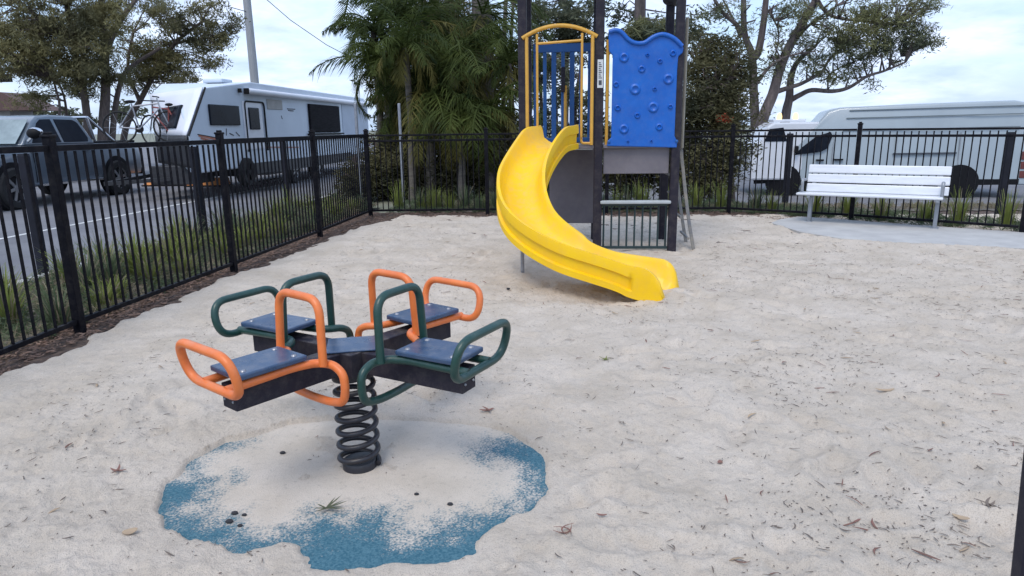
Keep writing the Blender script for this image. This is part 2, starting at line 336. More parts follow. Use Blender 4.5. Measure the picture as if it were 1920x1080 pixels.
def struct(o): o['kind'] = 'structure'; return o
def stuff(o, label=None, cat=None):
    o['kind'] = 'stuff'
    if label: o['label'] = label; o['category'] = cat
    return o
def copytree(o, parent=None):
    c = o.copy(); C.objects.link(c); c.parent = parent
    for ch in [x for x in CH.get(o.name, list(o.children))]: copytree(ch, c)
    return c
CH = {}
def spline(P, n=8):
    P = [Vector(p) for p in P]; Q = [2*P[0]-P[1]]+P+[2*P[-1]-P[-2]]; o = []
    for i in range(1, len(Q)-2):
        for k in range(n):
            t = k/n; o.append(.5*((2*Q[i])+(-Q[i-1]+Q[i+1])*t+(2*Q[i-1]-5*Q[i]+4*Q[i+1]-Q[i+2])*t*t+(-Q[i-1]+3*Q[i]-3*Q[i+1]+Q[i+2])*t**3))
    o.append(Q[-2]); return o
def rounded(P, r, n=6, closed=False):
    """polyline with rounded corners"""
    P = [Vector(p) for p in P]; m = len(P); o = []
    for i in range(m):
        if not closed and i in (0, m-1): o.append(P[i]); continue
        a, b, c = P[i-1], P[i], P[(i+1) % m]
        da = (a-b); dc = (c-b); rr = min(r, da.length*.499, dc.length*.499)
        p0 = b+da.normalized()*rr; p2 = b+dc.normalized()*rr
        for k in range(n+1):
            t = k/n; o.append(p0*(1-t)**2+b*2*t*(1-t)+p2*t*t)
    return o
# value noise for terrain
def _hash(ix, iy, s):
    h = (ix*374761393 + iy*668265263 + s*1442695041) & 0xffffffff
    h = ((h ^ (h >> 13))*1274126177) & 0xffffffff
    return ((h ^ (h >> 16)) & 0xffff)/65535.
def vnoise(x, y, s=0):
    ix = np.floor(x).astype(np.int64); iy = np.floor(y).astype(np.int64); fx = x-ix; fy = y-iy
    fx = fx*fx*(3-2*fx); fy = fy*fy*(3-2*fy)
    return (_hash(ix, iy, s)*(1-fx)+_hash(ix+1, iy, s)*fx)*(1-fy)+(_hash(ix, iy+1, s)*(1-fx)+_hash(ix+1, iy+1, s)*fx)*fy-.5
def inpoly(x, y, P):
    r = np.zeros(x.shape, bool); n = len(P)
    for i in range(n):
        x1, y1 = P[i]; x2, y2 = P[(i+1) % n]
        if y1 == y2: continue
        c = ((y1 > y) != (y2 > y)) & (x < (x2-x1)*(y-y1)/(y2-y1)+x1); r ^= c
    return r
def sdist(x, y, P):
    """signed distance, positive inside"""
    d = np.full(x.shape, 1e9); n = len(P)
    for i in range(n):
        x1, y1 = P[i]; x2, y2 = P[(i+1) % n]; ex, ey = x2-x1, y2-y1
        t = np.clip(((x-x1)*ex+(y-y1)*ey)/(ex*ex+ey*ey), 0, 1)
        d = np.minimum(d, np.hypot(x-x1-t*ex, y-y1-t*ey))
    return np.where(inpoly(x, y, P), d, -d)
def sstep(a, b, x): t = np.clip((x-a)/(b-a), 0, 1); return t*t*(3-2*t)

# ------------------------------------------------------------------ ground
FLx = -3.55                                   # left fence line
# wide ground sheet: dips beyond the rear fence
def base_h(x, y):
    return np.where(y > 0, -0.45*sstep(12.6, 14.2, y)*sstep(-1.0, 3.0, x), 0.0)
gx = np.concatenate([np.linspace(-1500, -30, 12), np.linspace(-25, 30, 56), np.linspace(40, 1500, 12)])
gy = np.concatenate([np.linspace(-300, -5, 6), np.linspace(-4, 40, 90), np.linspace(45, 100, 12), np.linspace(150, 2500, 14)])
X_, Y_ = np.meshgrid(gx, gy); Z_ = base_h(X_, Y_) - 0.09
def grid(name, X_, Y_, Z_, m, smooth=True):
    r, c = X_.shape; V = np.stack([X_.ravel(), Y_.ravel(), Z_.ravel()], 1)
    i = np.arange(r*c).reshape(r, c); Q = np.stack([i[:-1, :-1].ravel(), i[:-1, 1:].ravel(), i[1:, 1:].ravel(), i[1:, :-1].ravel()], 1)
    return npmesh(name, V, Q, m, smooth=smooth)
struct(grid('ground', X_, Y_, Z_, 'lawn'))
# roads
xs = np.linspace(-60, -5.55, 40); ys = np.linspace(-10, 80, 60); X_, Y_ = np.meshgrid(xs, ys)
struct(grid('road', X_, Y_, X_*0-0.03, 'asphalt'))
xs = np.linspace(-1.5, 40, 60); ys = np.linspace(13.6, 34, 50); X_, Y_ = np.meshgrid(xs, ys)
struct(grid('road', X_, Y_, base_h(X_, Y_)-0.03, 'asphalt'))
b = MB(); b.add([(-8.50, -4, -.026), (-8.40, -4, -.026), (-8.12, 30, -.026), (-8.22, 30, -.026)], [(0, 1, 2, 3)])
struct(b.build('road_marking', 'line'))
b = MB(); b.box((-5.49, 20, -.02), (.12, 60, .1)); struct(b.build('kerb', 'concrete', bevel=.01))
# garden beds
def bed(name, x0, x1, y0, y1, m, amp, zf=0., sp=.05):
    xs = np.arange(x0, x1+sp, sp); ys = np.arange(y0, y1+sp, sp); X_, Y_ = np.meshgrid(xs, ys)
    Z = zf+amp*(vnoise(X_*7, Y_*7, 3)+.6*vnoise(X_*21, Y_*21, 4))+base_h(X_, Y_)
    if name == 'mulch' and x1 < 0: Z = np.where(X_ > np.interp(Y_, [0, 6, 9, 10.4, 11.4], [-3.44, -3.42, -3.28, -3.1, -2.8]), Z-.08, Z)
    return struct(grid(name, X_, Y_, Z, m))
bed('garden_bed', -5.43, -3.88, -1, 13.5, 'soil', .03, 0.0)
bed('mulch', -3.88, -2.9, -.5, 12.0, 'mulch', .025, -0.004, .03)
bed('garden_bed', -3.02, 9, 12.0, 13.6, 'soil', .03, 0.0)
bed('mulch', -3.02, 9, 8.0, 12.0, 'mulch', .022, -0.012, .04)
def sandx(y): return np.interp(y, [0, 6, 9, 10.4, 11.4], [-3.58, -3.56, -3.42, -3.25, -2.95])


# mat outline and clean-sand region (pixels of the photograph projected to the ground)
OUT = [(477, 815), (419, 827), (352, 863), (307, 912), (294, 957), (298, 988), (343, 1015), (374, 1020), (395, 1031), (419, 1029), (440, 1037), (459, 1038), (476, 1030), (495, 1031), (520, 1024), (545, 1024), (560, 1042), (571, 1069), (612, 1076), (665, 1064), (700, 1067), (733, 1062), (809, 1065), (849, 1051), (885, 1038), (893, 1015), (912, 1005), (925, 988), (948, 984), (966, 966), (1001, 964), (1012, 940), (1033, 917), (1027, 895), (1030, 867), (1020, 850), (1001, 836), (957, 808), (900, 795), (800, 786), (650, 782), (540, 792)]
CLEAN = [(455, 826), (400, 852), (372, 880), (440, 890), (395, 905), (385, 945), (455, 975), (491, 988), (553, 984), (589, 966), (643, 958), (724, 962), (768, 984), (822, 975), (912, 948), (957, 926), (974, 885), (950, 862), (889, 840), (925, 818), (985, 812), (960, 790), (800, 760), (600, 760), (480, 790)]
OW = [tuple(gz(*p)[:2]) for p in OUT]; CW = [tuple(gz(*p)[:2]) for p in CLEAN]
def cover(x, y):
    d = sdist(x, y, CW)
    return d/0.16 + .7*vnoise(x*7, y*7, 8) + .5*vnoise(x*19, y*19, 14)
PADP = [(1446, 421), (1462, 414), (1500, 409), (1570, 414), (1700, 424), (1930, 440), (2040, 450), (2060, 486), (1920, 470), (1750, 461), (1650, 457), (1570, 450), (1500, 438)]
ys = [0.85]
while ys[-1] < 11.35: ys.append(ys[-1]+max(.0085, .0058*ys[-1]))
ys = np.array(ys); u = np.linspace(-1, 1, 620)
X_ = np.outer(ys*0+1, (u+1)/2)*0
xl = sandx(ys); xl = np.maximum(xl, -(ys*.78+.9)); xr = np.minimum(ys*.86+.75, 7.6)
X_ = xl[:, None]+(xr-xl)[:, None]*((u+1)/2)[None, :]; Y_ = np.repeat(ys[:, None], len(u), 1)
near = sstep(9, 3, Y_)
Z_ = .034*vnoise(X_*2.1, Y_*2.1, 1)+.022*vnoise(X_*5.3+9, Y_*5.3, 2)+.016*vnoise(X_*12, Y_*12, 5)+.013*vnoise(X_*27, Y_*27, 6)+.008*vnoise(X_*60, Y_*60, 7)
# scattered foot prints
fp = np.random.default_rng(5)
for k in range(420):
    fy = fp.uniform(1.2, 10.6); fx = fp.uniform(-2.7, min(.85*fy+.5, 6)); a = fp.uniform(0, PI)
    if -1.9 < fx < 0 and 1.7 < fy < 3.4: continue
    sel = (np.abs(X_-fx) < .3) & (np.abs(Y_-fy) < .3)
    dx_, dy_ = X_[sel]-fx, Y_[sel]-fy; p = dx_*math.cos(a)+dy_*math.sin(a); q = -dx_*math.sin(a)+dy_*math.cos(a)
    r = np.sqrt((p/.13)**2+(q/.055)**2); Z_[sel] += -.022*np.exp(-r**2*1.1)+.010*np.exp(-((r-1.5)/.4)**2)
dO = sdist(X_, Y_, OW); cv = cover(X_, Y_)
Z_ += .02
edge = sstep(-.16, .0, dO)
_fr = sstep(2.75, 2.45, Y_); dO = dO+(.006+.034*_fr)*vnoise(X_*10, Y_*10, 12)+(.004+.012*_fr)*vnoise(X_*34, Y_*34, 13)
Z_ = np.where(dO < 0, Z_*(1-.75*edge)+.008*edge, Z_)
inside = sstep(-.012, .03, dO)
Z_ -= .05*sstep(.12+.16*vnoise(X_*6, Y_*6, 33), .0, X_-xl[:, None])
Zin = -.016+.020*sstep(1.5, 3.2, cv)+.9*(Z_-.02)*sstep(1.3, 3, cv)
Z_ = Z_*(1-inside)+Zin*inside
# hollow under the slide, mound at slide exit
ex, ey = gz(1135, 560)[:2]
Z_ -= .05*np.exp(-(((X_-ex)/.35)**2+((Y_-ey)/.22)**2))
Z_ += .03*np.exp(-(((X_-(ex+.75))/.4)**2+((Y_-ey)/.3)**2))
Z_ -= .012*sstep(8.5, 11.3, Y_); Z_ = Z_+0
dP = sdist(X_, Y_, [tuple(gz(*p)[:2]) for p in PADP]); Z_ = np.where(dP > 0.03, -.01, np.where(dP > -.15, np.minimum(Z_, .03), Z_))
struct(grid('sand', X_, Y_, Z_, 'sand'))
def sandz(x, y):
    j = min(max(int(np.searchsorted(ys, y)), 0), len(ys)-1); i = int(np.clip((x-xl[j])/(xr[j]-xl[j])*(len(u)-1), 0, len(u)-1))
    return float(Z_[j, i])
# rubber mat
ox = np.array(OW)
mx_, my_ = np.meshgrid(np.arange(ox[:, 0].min()-.06, ox[:, 0].max()+.06, .014), np.arange(ox[:, 1].min()-.06, ox[:, 1].max()+.06, .014))
dm = sdist(mx_, my_, OW); rr, cc = mx_.shape
idx = np.arange(rr*cc).reshape(rr, cc); ok = (dm > -.05)
V = np.stack([mx_.ravel(), my_.ravel(), (-.004+.002*vnoise(mx_*5, my_*5, 9)).ravel()], 1)
Q = np.stack([idx[:-1, :-1].ravel(), idx[:-1, 1:].ravel(), idx[1:, 1:].ravel(), idx[1:, :-1].ravel()], 1)
keep = ok.ravel()[Q].all(1)
mo = npmesh('rubber_mat', V, Q[keep], 'rubber')
ca = mo.data.attributes.new('cover', 'FLOAT', 'POINT'); ca.data.foreach_set('value', np.clip(cover(mx_, my_)*.28+.60, -.6, 1.4).ravel().astype(np.float32))
md = mo.modifiers.new('thick', 'SOLIDIFY'); md.thickness = .03; md.offset = -1
tag(mo, 'round blue rubber safety mat half covered by sand under the spring rocker', 'rubber mat')
# concrete pad under bench
b = MB(); pw = [gz(*p) for p in PADP]
b.prism([(p.x, p.y) for p in pw], lambda x, y: (x, y, .028), lambda x, y: (x, y, -.06)); struct(b.build('concrete_pad', 'concrete', bevel=.006))

# ------------------------------------------------------------------ spring rocker
HUB = Vector((-.975, 2.81, 0))
rk = thing('spring_rocker', 'four-seat spring rocker with orange and dark green tube handles standing on the blue mat', 'seesaw', HUB)
SB = gz(675, 872)-HUB; SB.z = 0
P = []
turns = 7.2
for k in range(int(turns*28)+1):
    a = 2*PI*k/28; z = .012+.40*(k/(turns*28)); f = k/(turns*28)
    P.append(Vector((SB.x*(1-f)+math.cos(a)*.084, SB.y*(1-f)+math.sin(a)*.084, z)))
MB().tube(P, .0125, 10).build('spring', 'spring', rk, smooth=True)
b = MB(); b.lathe([(0, .03), (.07, .03), (.075, .02), (.075, -.03)], (SB.x, SB.y, 0)); b.build('base_plate', 'spring', rk, smooth=True)
b = MB(); b.lathe([(.0, .385), (.10, .385), (.105, .39), (.105, .42), (0, .42)], n=28); b.build('top_plate', 'spring', rk, smooth=True)
arms = [('orange', 56.5+180, 0), ('green', -24, .032), ('orange', 56.5, 0), ('green', 155.5, 0)]
bm_ = MB()
for c_, a, q in arms:
    R = Matrix.Rotation(math.radians(a), 3, 'Z')
    bm_.box(R@Vector((.325+q/2, 0, .468)), (.52+q, .098, .098), R)
bm_.box((0, 0, .4685), (.21, .21, .104), Matrix.Rotation(math.radians(62), 3, 'Z'))
bm_.build('frame', 'navy', rk, bevel=.004)
bp_ = MB(); R = Matrix.Rotation(math.radians(16), 3, 'Z')
bp_.box((0, 0, .5245), (.21, .21, .006), R); bp_.build('hub_cover', 'navyhi', rk, bevel=.002)
for c_, a, q in arms:
    R = Matrix.Rotation(math.radians(a), 3, 'Z')
    def T(p): return R@(Vector(p)+Vector((q, 0, 0)))
    seat = MB().box(T((.445, 0, .566)), (.30, .205, .024), R).build('seat', 'navyhi', rk, bevel=.007)
    sb_ = MB()
    for sx in (-.11, .11):
        for sy in (-.068, .068): sb_.lathe([(0, .5835), (.008, .583), (.012, .5782)], T((.445+sx, sy, 0)), n=12)
    sb_.build('bolt', 'galv', seat)
    for sy in (-.03, .03): MB().ball(T((.586, sy, .455)), .006, 6).build('end_bolt', 'galv', rk)
    # side rails that run under the seat and flare into the foot ring
    rl = MB()
    for sgn in (-1, 1):
        pts = [(.635, sgn*.078, .528), (.34, sgn*.078, .534), (.262, sgn*.10, .533), (.235, sgn*.13, .531), (.222, sgn*.17, .527), (.218, sgn*.222, .50), (.218, sgn*.228, .43), (.218, sgn*.21, .375), (.218, sgn*.12, .355), (.218, 0, .352)]
        rl.tube(rounded([T(p) for p in pts], .05, 6), .0175, 12)
    rl.build('foot_rail', c_, rk, smooth=True)
    hp = [(.258, -.148, .53), (.248, -.138, .80), (.248, .138, .80), (.258, .148, .53)]
    hp = [T((.2, sgn_*.125, .532)) if 0 else T(p) for p, sgn_ in zip(hp, (-1, -1, 1, 1))]
    MB().tube(rounded(hp, .075, 8), .0174, 12).build('handle', c_, rk, smooth=True)
    bk = [T((.632, -.19, .520)), T((.668, -.19, .682)), T((.668, .19, .682)), T((.632, .19, .520))]
    MB().tube(rounded(bk, .085, 9, True), .0174, 12, closed=True).build('backrest_ring', c_, rk, smooth=True)

# ------------------------------------------------------------------ play tower and slide
PX = [-.57, .285, 1.15]; PY = [7.98, 8.84]; DZ = 1.25
tw = thing('play_tower', 'playground tower with navy posts, blue climbing panel and amber arch over the deck', 'play tower', (0.28, 8.4, 0))
def L0(p): return Vector(p)-Vector((.28, 8.4, 0))
for i, x in enumerate(PX):
    for j, y in enumerate(PY):
        b = MB(); b.box(L0((x, y, 1.6)), (.096, .096, 3.3)); o = b.build('post', 'navy', tw, bevel=.012)
        # bolts & base collar
for (x0, x1) in ((PX[0]+.055, PX[1]-.055), (PX[1]+.055, PX[2]-.055)):
    b = MB(); b.box(L0(((x0+x1)/2, 8.41, DZ-.02)), (x1-x0, .95, .04)); b.build('deck', 'greyp', tw, bevel=.006)
b = MB(); b.box(L0((-.14, 7.975, DZ-.02)), (.72, .03, .07)); b.build('deck_edge', 'counter', tw, bevel=.004)
# roof above the frame
b = MB(); rp = [(-.75, 7.75), (1.35, 7.75), (1.35, 9.05), (-.75, 9.05)]
top = [(-.1, 8.4, 3.75), (.7, 8.4, 3.75)]
V = [L0((x, y, 3.25)) for x, y in rp]+[L0(t_) for t_ in top]+[L0((x, y, 3.21)) for x, y in rp]
b.add(V, [(0, 1, 5, 4), (1, 2, 5), (2, 3, 4, 5), (3, 0, 4), (9, 8, 7, 6), (0, 6, 7, 1), (1, 7, 8, 2), (2, 8, 9, 3), (3, 9, 6, 0)]); b.build('roof', 'navy', tw)
b = MB(); b.ball(Vector(at(1263, -1, 8.80))-Vector((.28, 8.4, 0)), .10, 10, (1.3, .7, .8)); b.build('roof_bracket', 'spring', tw, smooth=True)
# amber arch (front of left bay)
ya = 7.93
def arch(y, x0, x1, z0=DZ+.0, zt=2.42):
    b = MB(); n = 14; c0 = (x0+x1)/2; hw = (x1-x0)/2
    pts = [L0((x0, y, z0)), L0((x0, y, zt))]
    b.tube(pts, .020, 10); b.tube([L0((x1, y, z0)), L0((x1, y, zt))], .020, 10)
    b.tube([L0((c0-(hw+.06)*math.cos(PI*0+k/n*PI) if 0 else c0+(hw+.05)*(-1+2*k/n), y, zt-.01+.125*(1-(-1+2*k/n)**2))) for k in range(n+1)], .022, 10)
    xi = .115
    b.tube([L0((x0+xi, y, z0)), L0((x0+xi, y, zt+.03))], .014, 8); b.tube([L0((x1-xi, y, z0+.06)), L0((x1-xi, y, zt+.03))], .014, 8)
    b.tube([L0((x0+xi, y, zt-.07)), L0((x1-xi, y, zt-.045))], .014, 8)
    b.tube(rounded([L0((x1-xi, y, z0+.09)), L0((x1-xi, y, z0+.02)), L0((x1, y, z0+.02))], .05), .014, 8)
    return b
arch(ya, PX[0]+.05, PX[1]-.08).build('entry_arch', 'amber', tw, smooth=True)
# blue bar barrier at the back of the left bay + side amber rails
b = MB()
xb0, xb1 = PX[0]+.1, PX[1]-.08
for k in range(7):
    x = xb0+(xb1-xb0)*k/6; b.box(L0((x, 8.86, (DZ+2.36)/2)), (.045 if k % 2 else .06, .02, 2.36-DZ-.02))
b.box(L0(((xb0+xb1)/2, 8.86, 2.40)), (xb1-xb0+.06, .03, .10)); b.box(L0(((xb0+xb1)/2, 8.86, DZ+.04)), (xb1-xb0+.06, .03, .06))
b.build('bar_barrier', 'bluebar', tw, bevel=.006)
b = MB(); b.tube([L0((-.10, 8.80, DZ)), L0((-.10, 8.80, 1.95))], .02, 8); b.tube([L0((PX[1]+.09, 7.99, DZ)), L0((PX[1]+.09, 7.99, 2.38))], .02, 8); b.build('grab_rail', 'amber', tw, smooth=True)
b = MB(); b.box(L0((-.13, 8.78, 2.02)), (.05, .03, .3)); b.build('rail_sleeve', 'navy', tw, bevel=.01)
# blue climbing panel
def bluepanel():
    x0, x1, z0 = PX[1]+.085, PX[2]+.03, DZ-.02
    n = 26; yF, yB = 7.915, 7.955
    TP = [(1142, 57), (1152, 54), (1160, 55), (1167, 59), (1177, 70), (1186, 76), (1197, 78.5), (1209, 77), (1218, 71), (1228, 65), (1240, 61.5), (1251, 63), (1262, 68), (1271, 75), (1279, 84)]
    tp = [at(c_, d_, yF) for c_, d_ in TP]
    def q2(c_, d_): p_ = at(c_, d_, yF); return (p_.x, p_.z)
    poly = [(p_.x, p_.z) for p_ in tp]+[q2(*c_) for c_ in [(1282, 90), (1280, 99), (1272, 106), (1270, 130), (1265, 255), (1270, 266), (1269, 277), (1138, 274), (1139, 264), (1146, 258), (1149, 104), (1142, 96), (1141, 70)]]
    b = MB(); b.prism(poly, lambda u_, v_: L0((u_, yF, v_)), lambda u_, v_: L0((u_, yB, v_)))
    o = b.build('climbing_panel', 'blue', tw, bevel=.010)
    # rolled top edge, ring-shaped holds
    rb = MB(); rb.tube(spline([L0((p_.x, yF-.006, p_.z-.016)) for p_ in tp], 4), .024, 10)
    rb.build('rolled_edge', 'blue', o, smooth=True)
    W_ = x1-x0; Hh = 2.35-z0
    # (u,v,r) read from the panel; u,v in 0..1 from bottom left
    for u_, v_, r in [(.22, .85, .045), (.46, .74, .034), (.53, .87, .018), (.70, .81, .024), (.87, .88, .03), (.12, .60, .028), (.38, .55, .050), (.64, .55, .020), (.82, .64, .048), (.15, .375, .030), (.42, .30, .028), (.63, .375, .050), (.86, .38, .024), (.72, .185, .034), (.24, .17, .045), (.30, .05, .012), (.62, .05, .012)]:
        c = L0((x0+W_*u_, yF, z0+Hh*v_))
        h = MB()
        h.lathe([(r*1.25, .0), (r*1.15, -.006), (r*.95, -.016), (r*.78, -.018), (r*.6, -.010), (r*.35, -.001), (0, -.0005)], c+Vector((0, -.0005, 0)), n=20, axis='y')
        h.build('hold', 'blue', o, smooth=True)
    f = MB()
    for x in (x0+.03, x1-.03): f.ball(L0((x, yF-.006, z0+.05)), .018, 8, (1, .5, 1))
    f.build('fixing', 'bluebar', o, smooth=True)
bluepanel()
# grey under-deck panels
b = MB(); b.box(L0((.715, 8.0, 1.07)), (.74, .02, .30)); b.build('infill_panel', 'greyp', tw, bevel=.006)
b = MB(); b.box(L0((-.02, 8.80, .73)), (.56, .02, .98)); b.build('infill_panel', 'greyp', tw, bevel=.006)
b = MB(); b.box(L0((.715, 7.95, .60)), (.80, .11, .035)); b.build('shop_counter', 'counter', tw, bevel=.01)
b = MB()
for k in range(9):
    x = PX[1]+.075+(PX[2]-PX[1]-.15)*k/8; b.tube([L0((x, 7.99, .07)), L0((x, 7.99, .58))], .011, 8)
b.box(L0((.717, 7.99, .065)), (.76, .03, .03)); b.box(L0((.717, 7.99, .565)), (.76, .03, .03)); b.build('bar_barrier', 'tealbar', tw)
# sticker on the centre post
st = MB().box(L0((PX[1]+.008, 7.9265, 2.02)), (.062, .002, .30)).build('safety_sticker', 'sticker', tw)
b = MB()
for k in range(9): b.box(L0((PX[1]+.0+.004*(k % 3), 7.9248, 2.135-.02*k)), (.022+.008*((k*7) % 3), .0012, .010))
b.box(L0((PX[1]+.008, 7.9248, 1.925)), (.034, .0012, .05)); b.build('printed_text', 'ink', st)
# side climber on the right
for y in (8.10, 8.66):
    cl = MB()
    p0 = [L0((1.21, y, 2.55)), L0((1.24, y, 1.9)), L0((1.23, y, 1.25)), L0((1.27, y, .9)), L0((1.34, y, .45)), L0((1.44, y, -.05))]
    sp = spline(p0, 6)
    for i in range(len(sp)-1): cl.bar(sp[i], sp[i+1], .028, .038 if i > 12 else .028, (1, 0, 0))
    cl.build('climber_rail', 'grey_rail', tw, bevel=.004)
b = MB()
for k in range(5):
    z = .15+.25*k; x = 1.42-.42*z+.08*z*z; b.tube([L0((x, 8.10, z)), L0((x, 8.66, z))], .016, 8)
b.build('rung', 'grey_rail', tw, smooth=True)
b = MB(); b.tube([L0((1.235, 8.06, 1.2)), L0((1.235, 8.06, 2.6))], .018, 8); b.build('grab_pole', 'tan', tw, smooth=True)

# slide
sl = thing('slide', 'curved bright yellow plastic slide descending from the tower onto the sand', 'slide', (0, 7, 0))
CP = [(-.17, 7.93, 1.27), (-.335, 7.461, 1.205), (-.514, 6.924, .839), (-.40, 6.401, .509), (.004, 6.015, .272), (.50, 5.945, .098), (.847, 5.793, .05)]
cs = spline([Vector(p)-Vector((0, 7, 0)) for p in CP], 12)
nS = len(cs); inn = []
V = []; Fc = []
def rimh(s): return .205 if s < .80 else (.205+.022*math.sin((s-.8)/.12*PI/2) if s < .92 else .227*math.sqrt(max(0, 1-((s-.92)/.08)**2)))
sect_n = 0
for i, c in enumerate(cs):
    t = (cs[min(i+1, nS-1)]-cs[max(i-1, 0)]); t.z = 0; t.normalize(); nrm = Vector((-t.y, t.x, 0)); s = i/(nS-1)
    h = rimh(s); wv = .455/2
    if s > .90: c = c+Vector((0, 0, -.0))
    fz = -.0 if s < .93 else -(c.z-.012)*(s-.93)/.07
    fl = .03 if s < .84 else .03*max(0, 1-(s-.84)/.06)          # underside roll depth
    # closed ring: outer lip -> inner wall -> floor -> inner wall -> lip -> outer faces -> underside
    dn_ = -.055
    low = max(dn_, -c.z+.0)
    ring = [(-wv-.018, h*.80), (-wv-.012, h), (-wv+.016, h), (-wv+.035, h*.82), (-wv+.055, h*.35), (-wv+.11, .03*(s < .93)+fz), (-wv+.17, fz), (0, -.006+fz), (wv-.17, fz), (wv-.11, .03*(s < .93)+fz), (wv-.055, h*.35), (wv-.035, h*.82), (wv-.016, h), (wv+.012, h), (wv+.018, h*.80),
            (wv+.018, h*.55), (wv+(.018 if s > .87 else -.004), h*.5), (wv+(.018 if s > .87 else -.01), .01), (wv+.018, .002), (wv+.018, low), (wv-.03, low-.004), (0, low+.018 if low < -.03 else low), (-wv+.03, low-.004), (-wv-.018, low), (-wv-.018, .002), (-wv-(.018 if s > .87 else -.010), .01), (-wv-(.018 if s > .87 else -.004), h*.5), (-wv-.018, h*.55)]
    sect_n = len(ring)
    for a_, z_ in ring: V.append(c+nrm*a_+Vector((0, 0, z_)))
for i in range(nS-1):
    for k in range(sect_n):
        k2 = (k+1) % sect_n; Fc.append((i*sect_n+k, i*sect_n+k2, (i+1)*sect_n+k2, (i+1)*sect_n+k))
b = MB(); b.add(V, Fc)
b.f.append(tuple(range(sect_n))[::-1]); b.f.append(tuple((nS-1)*sect_n+k for k in range(sect_n)))
so_ = b.build('chute', 'yellow', sl, smooth=True); so_.data.set_sharp_from_angle(angle=math.radians(55))
lg = gz(980, 519)-Vector((0, 7, 0)); b = MB(); b.tube([Vector((lg.x, lg.y, -.03)), Vector((lg.x, lg.y, .50))], .019, 12); b.build('support_leg', 'galv', sl, smooth=True)
b = MB(); b.box((lg.x+.07, lg.y, .44), (.22, .06, .02)); b.build('leg_bracket', 'blackp', sl)

# ------------------------------------------------------------------ fences
LP = [Vector((-3.64, 2.30, 0)), Vector((-3.66, 4.58, 0)), Vector((-3.58, 6.80, 0)), Vector((-3.51, 9.15, 0)), Vector((-3.48, 11.5, 0))]
BP = [LP[-1], Vector((-1.46, 11.62, 0)), Vector((.57, 11.66, 0)), Vector((2.60, 11.68, 0)), Vector((4.21, 10.72, 0)), Vector((5.87, 9.42, 0)), Vector((7.4, 8.1, 0))]
picket_mesh = {}
def panel(a, b_, label, double, rw):
    d = (b_-a); l = d.length; rz = math.atan2(d.y, d.x)
    t = thing('tubular_fence', label, 'fence panel', a, rz, 'black tubular fence panels')
    l0, l1 = .04, l-.04
    MB().box((l/2, 0, 1.355), (l1-l0, .038, rw)).build('top_rail', 'fence', t, bevel=.004)
    if double: MB().box((l/2, 0, 1.265), (l1-l0, .038, .035)).build('top_rail', 'fence', t, bevel=.004)
    MB().box((l/2, 0, .095), (l1-l0, .038, .035)).build('bottom_rail', 'fence', t, bevel=.004)
    n = int(round((l1-l0)/.094)); first = None
    for k in range(1, n):
        x = l0+(l1-l0)*k/n
        key = 'p'
        if key not in picket_mesh:
            o = MB().box((0, 0, .71), (.0148, .0148, 1.24)).build('picket', 'fence', t); picket_mesh[key] = o
        else:
            o = picket_mesh[key].copy(); C.objects.link(o); o.parent = t
        o.location = (x, 0, 0)
    return t
def fpost(p, label, h=1.43, w=.065, rz=0):
    t = thing('fence_post', label, 'fence post', p, rz, 'black square fence posts')
    MB().box((0, 0, h/2-.05), (w, w, h+.1)).build('post_shaft', 'fence', t, bevel=.004)
    b = MB(); b.box((0, 0, h+.008), (w+.014, w+.014, .022)); b.box((0, 0, h+.028), (w*.7, w*.7, .02)); b.build('cap', 'fence', t, bevel=.006)
    return t
ll = ['black fence panel at the far left edge, nearest the camera on the left', 'left fence panel behind the rocker, in front of the grey ute', 'left fence panel in front of the caravan door', 'last left fence panel before the rear corner, beyond the garden grasses']
for i in range(4): panel(LP[i], LP[i+1], ll[i], False, .055 if i > 1 else .042)
bl_ = ['rear fence panel in front of the palms, next to the left corner', 'rear fence panel behind the yellow slide', 'rear fence panel behind the play tower and dark shrub', 'rear fence panel in front of the nose of the white van', 'rear fence panel behind the white bench', 'rear fence panel running out at the right edge past the van tail']
for i in range(6): panel(BP[i], BP[i+1], bl_[i], True, .03)
fpost(LP[0], 'fence post just outside the left edge, nearest of all')
pls = ['tallest-looking black fence post at the left, in front of the grey ute mirror', 'black fence post in front of the caravan side window', 'black fence post in front of the dark caravan awning window', 'black corner post where the left and rear fences meet']
for p, l_ in zip(LP[1:], pls): fpost(p, l_, w=.062)
pbs = ['rear fence post in front of the palms left of the slide', 'rear fence post hidden behind the tower', 'rear fence post left of the van nose at the bend', 'rear fence post with cap rising behind the white bench', 'rear fence post right of the bench near the right edge', 'rear fence post beyond the right edge']
for p, l_ in list(zip(BP[1:], pbs)): 
    if 'beyond' in l_ : continue
    fpost(p, l_, w=.06, rz=-.5 if p.x > 3 else 0)
# bollards by the roads
def bollard(p, label, h, w=.11):
    t = thing('bollard', label, 'bollard', p, 0, 'dark square bollards along the road')
    MB().box((0, 0, h/2-.1), (w, w, h+.2)).build('bollard_shaft', 'bollard', t, bevel=.012)
    MB().box((0, 0, h+.004), (w*.9, w*.9, .012)).build('bollard_cap', 'bollard', t, bevel=.004)
for x, y, l_ in [(-5.62, 6.65, 'dark square bollard at far left in front of the ute front wheel'), (-5.22, 9.15, 'dark square bollard by the road in front of the caravan nose'), (-5.62, 13.1, 'dark square bollard by the road in front of the caravan wheels')]:
    bollard((x, y, -.02), l_, 1.27, .085)
for px_, l_ in [(1478, 'dark square bollard in front of the van front door'), (1888, 'dark blue-black bollard in front of the van rear lamp')]:
    p = at(px_, 300, 13.3 if px_ < 1500 else 11.6); p.z = -.15; bollard(p, l_, 1.42 if px_ < 1500 else 1.42, .10)
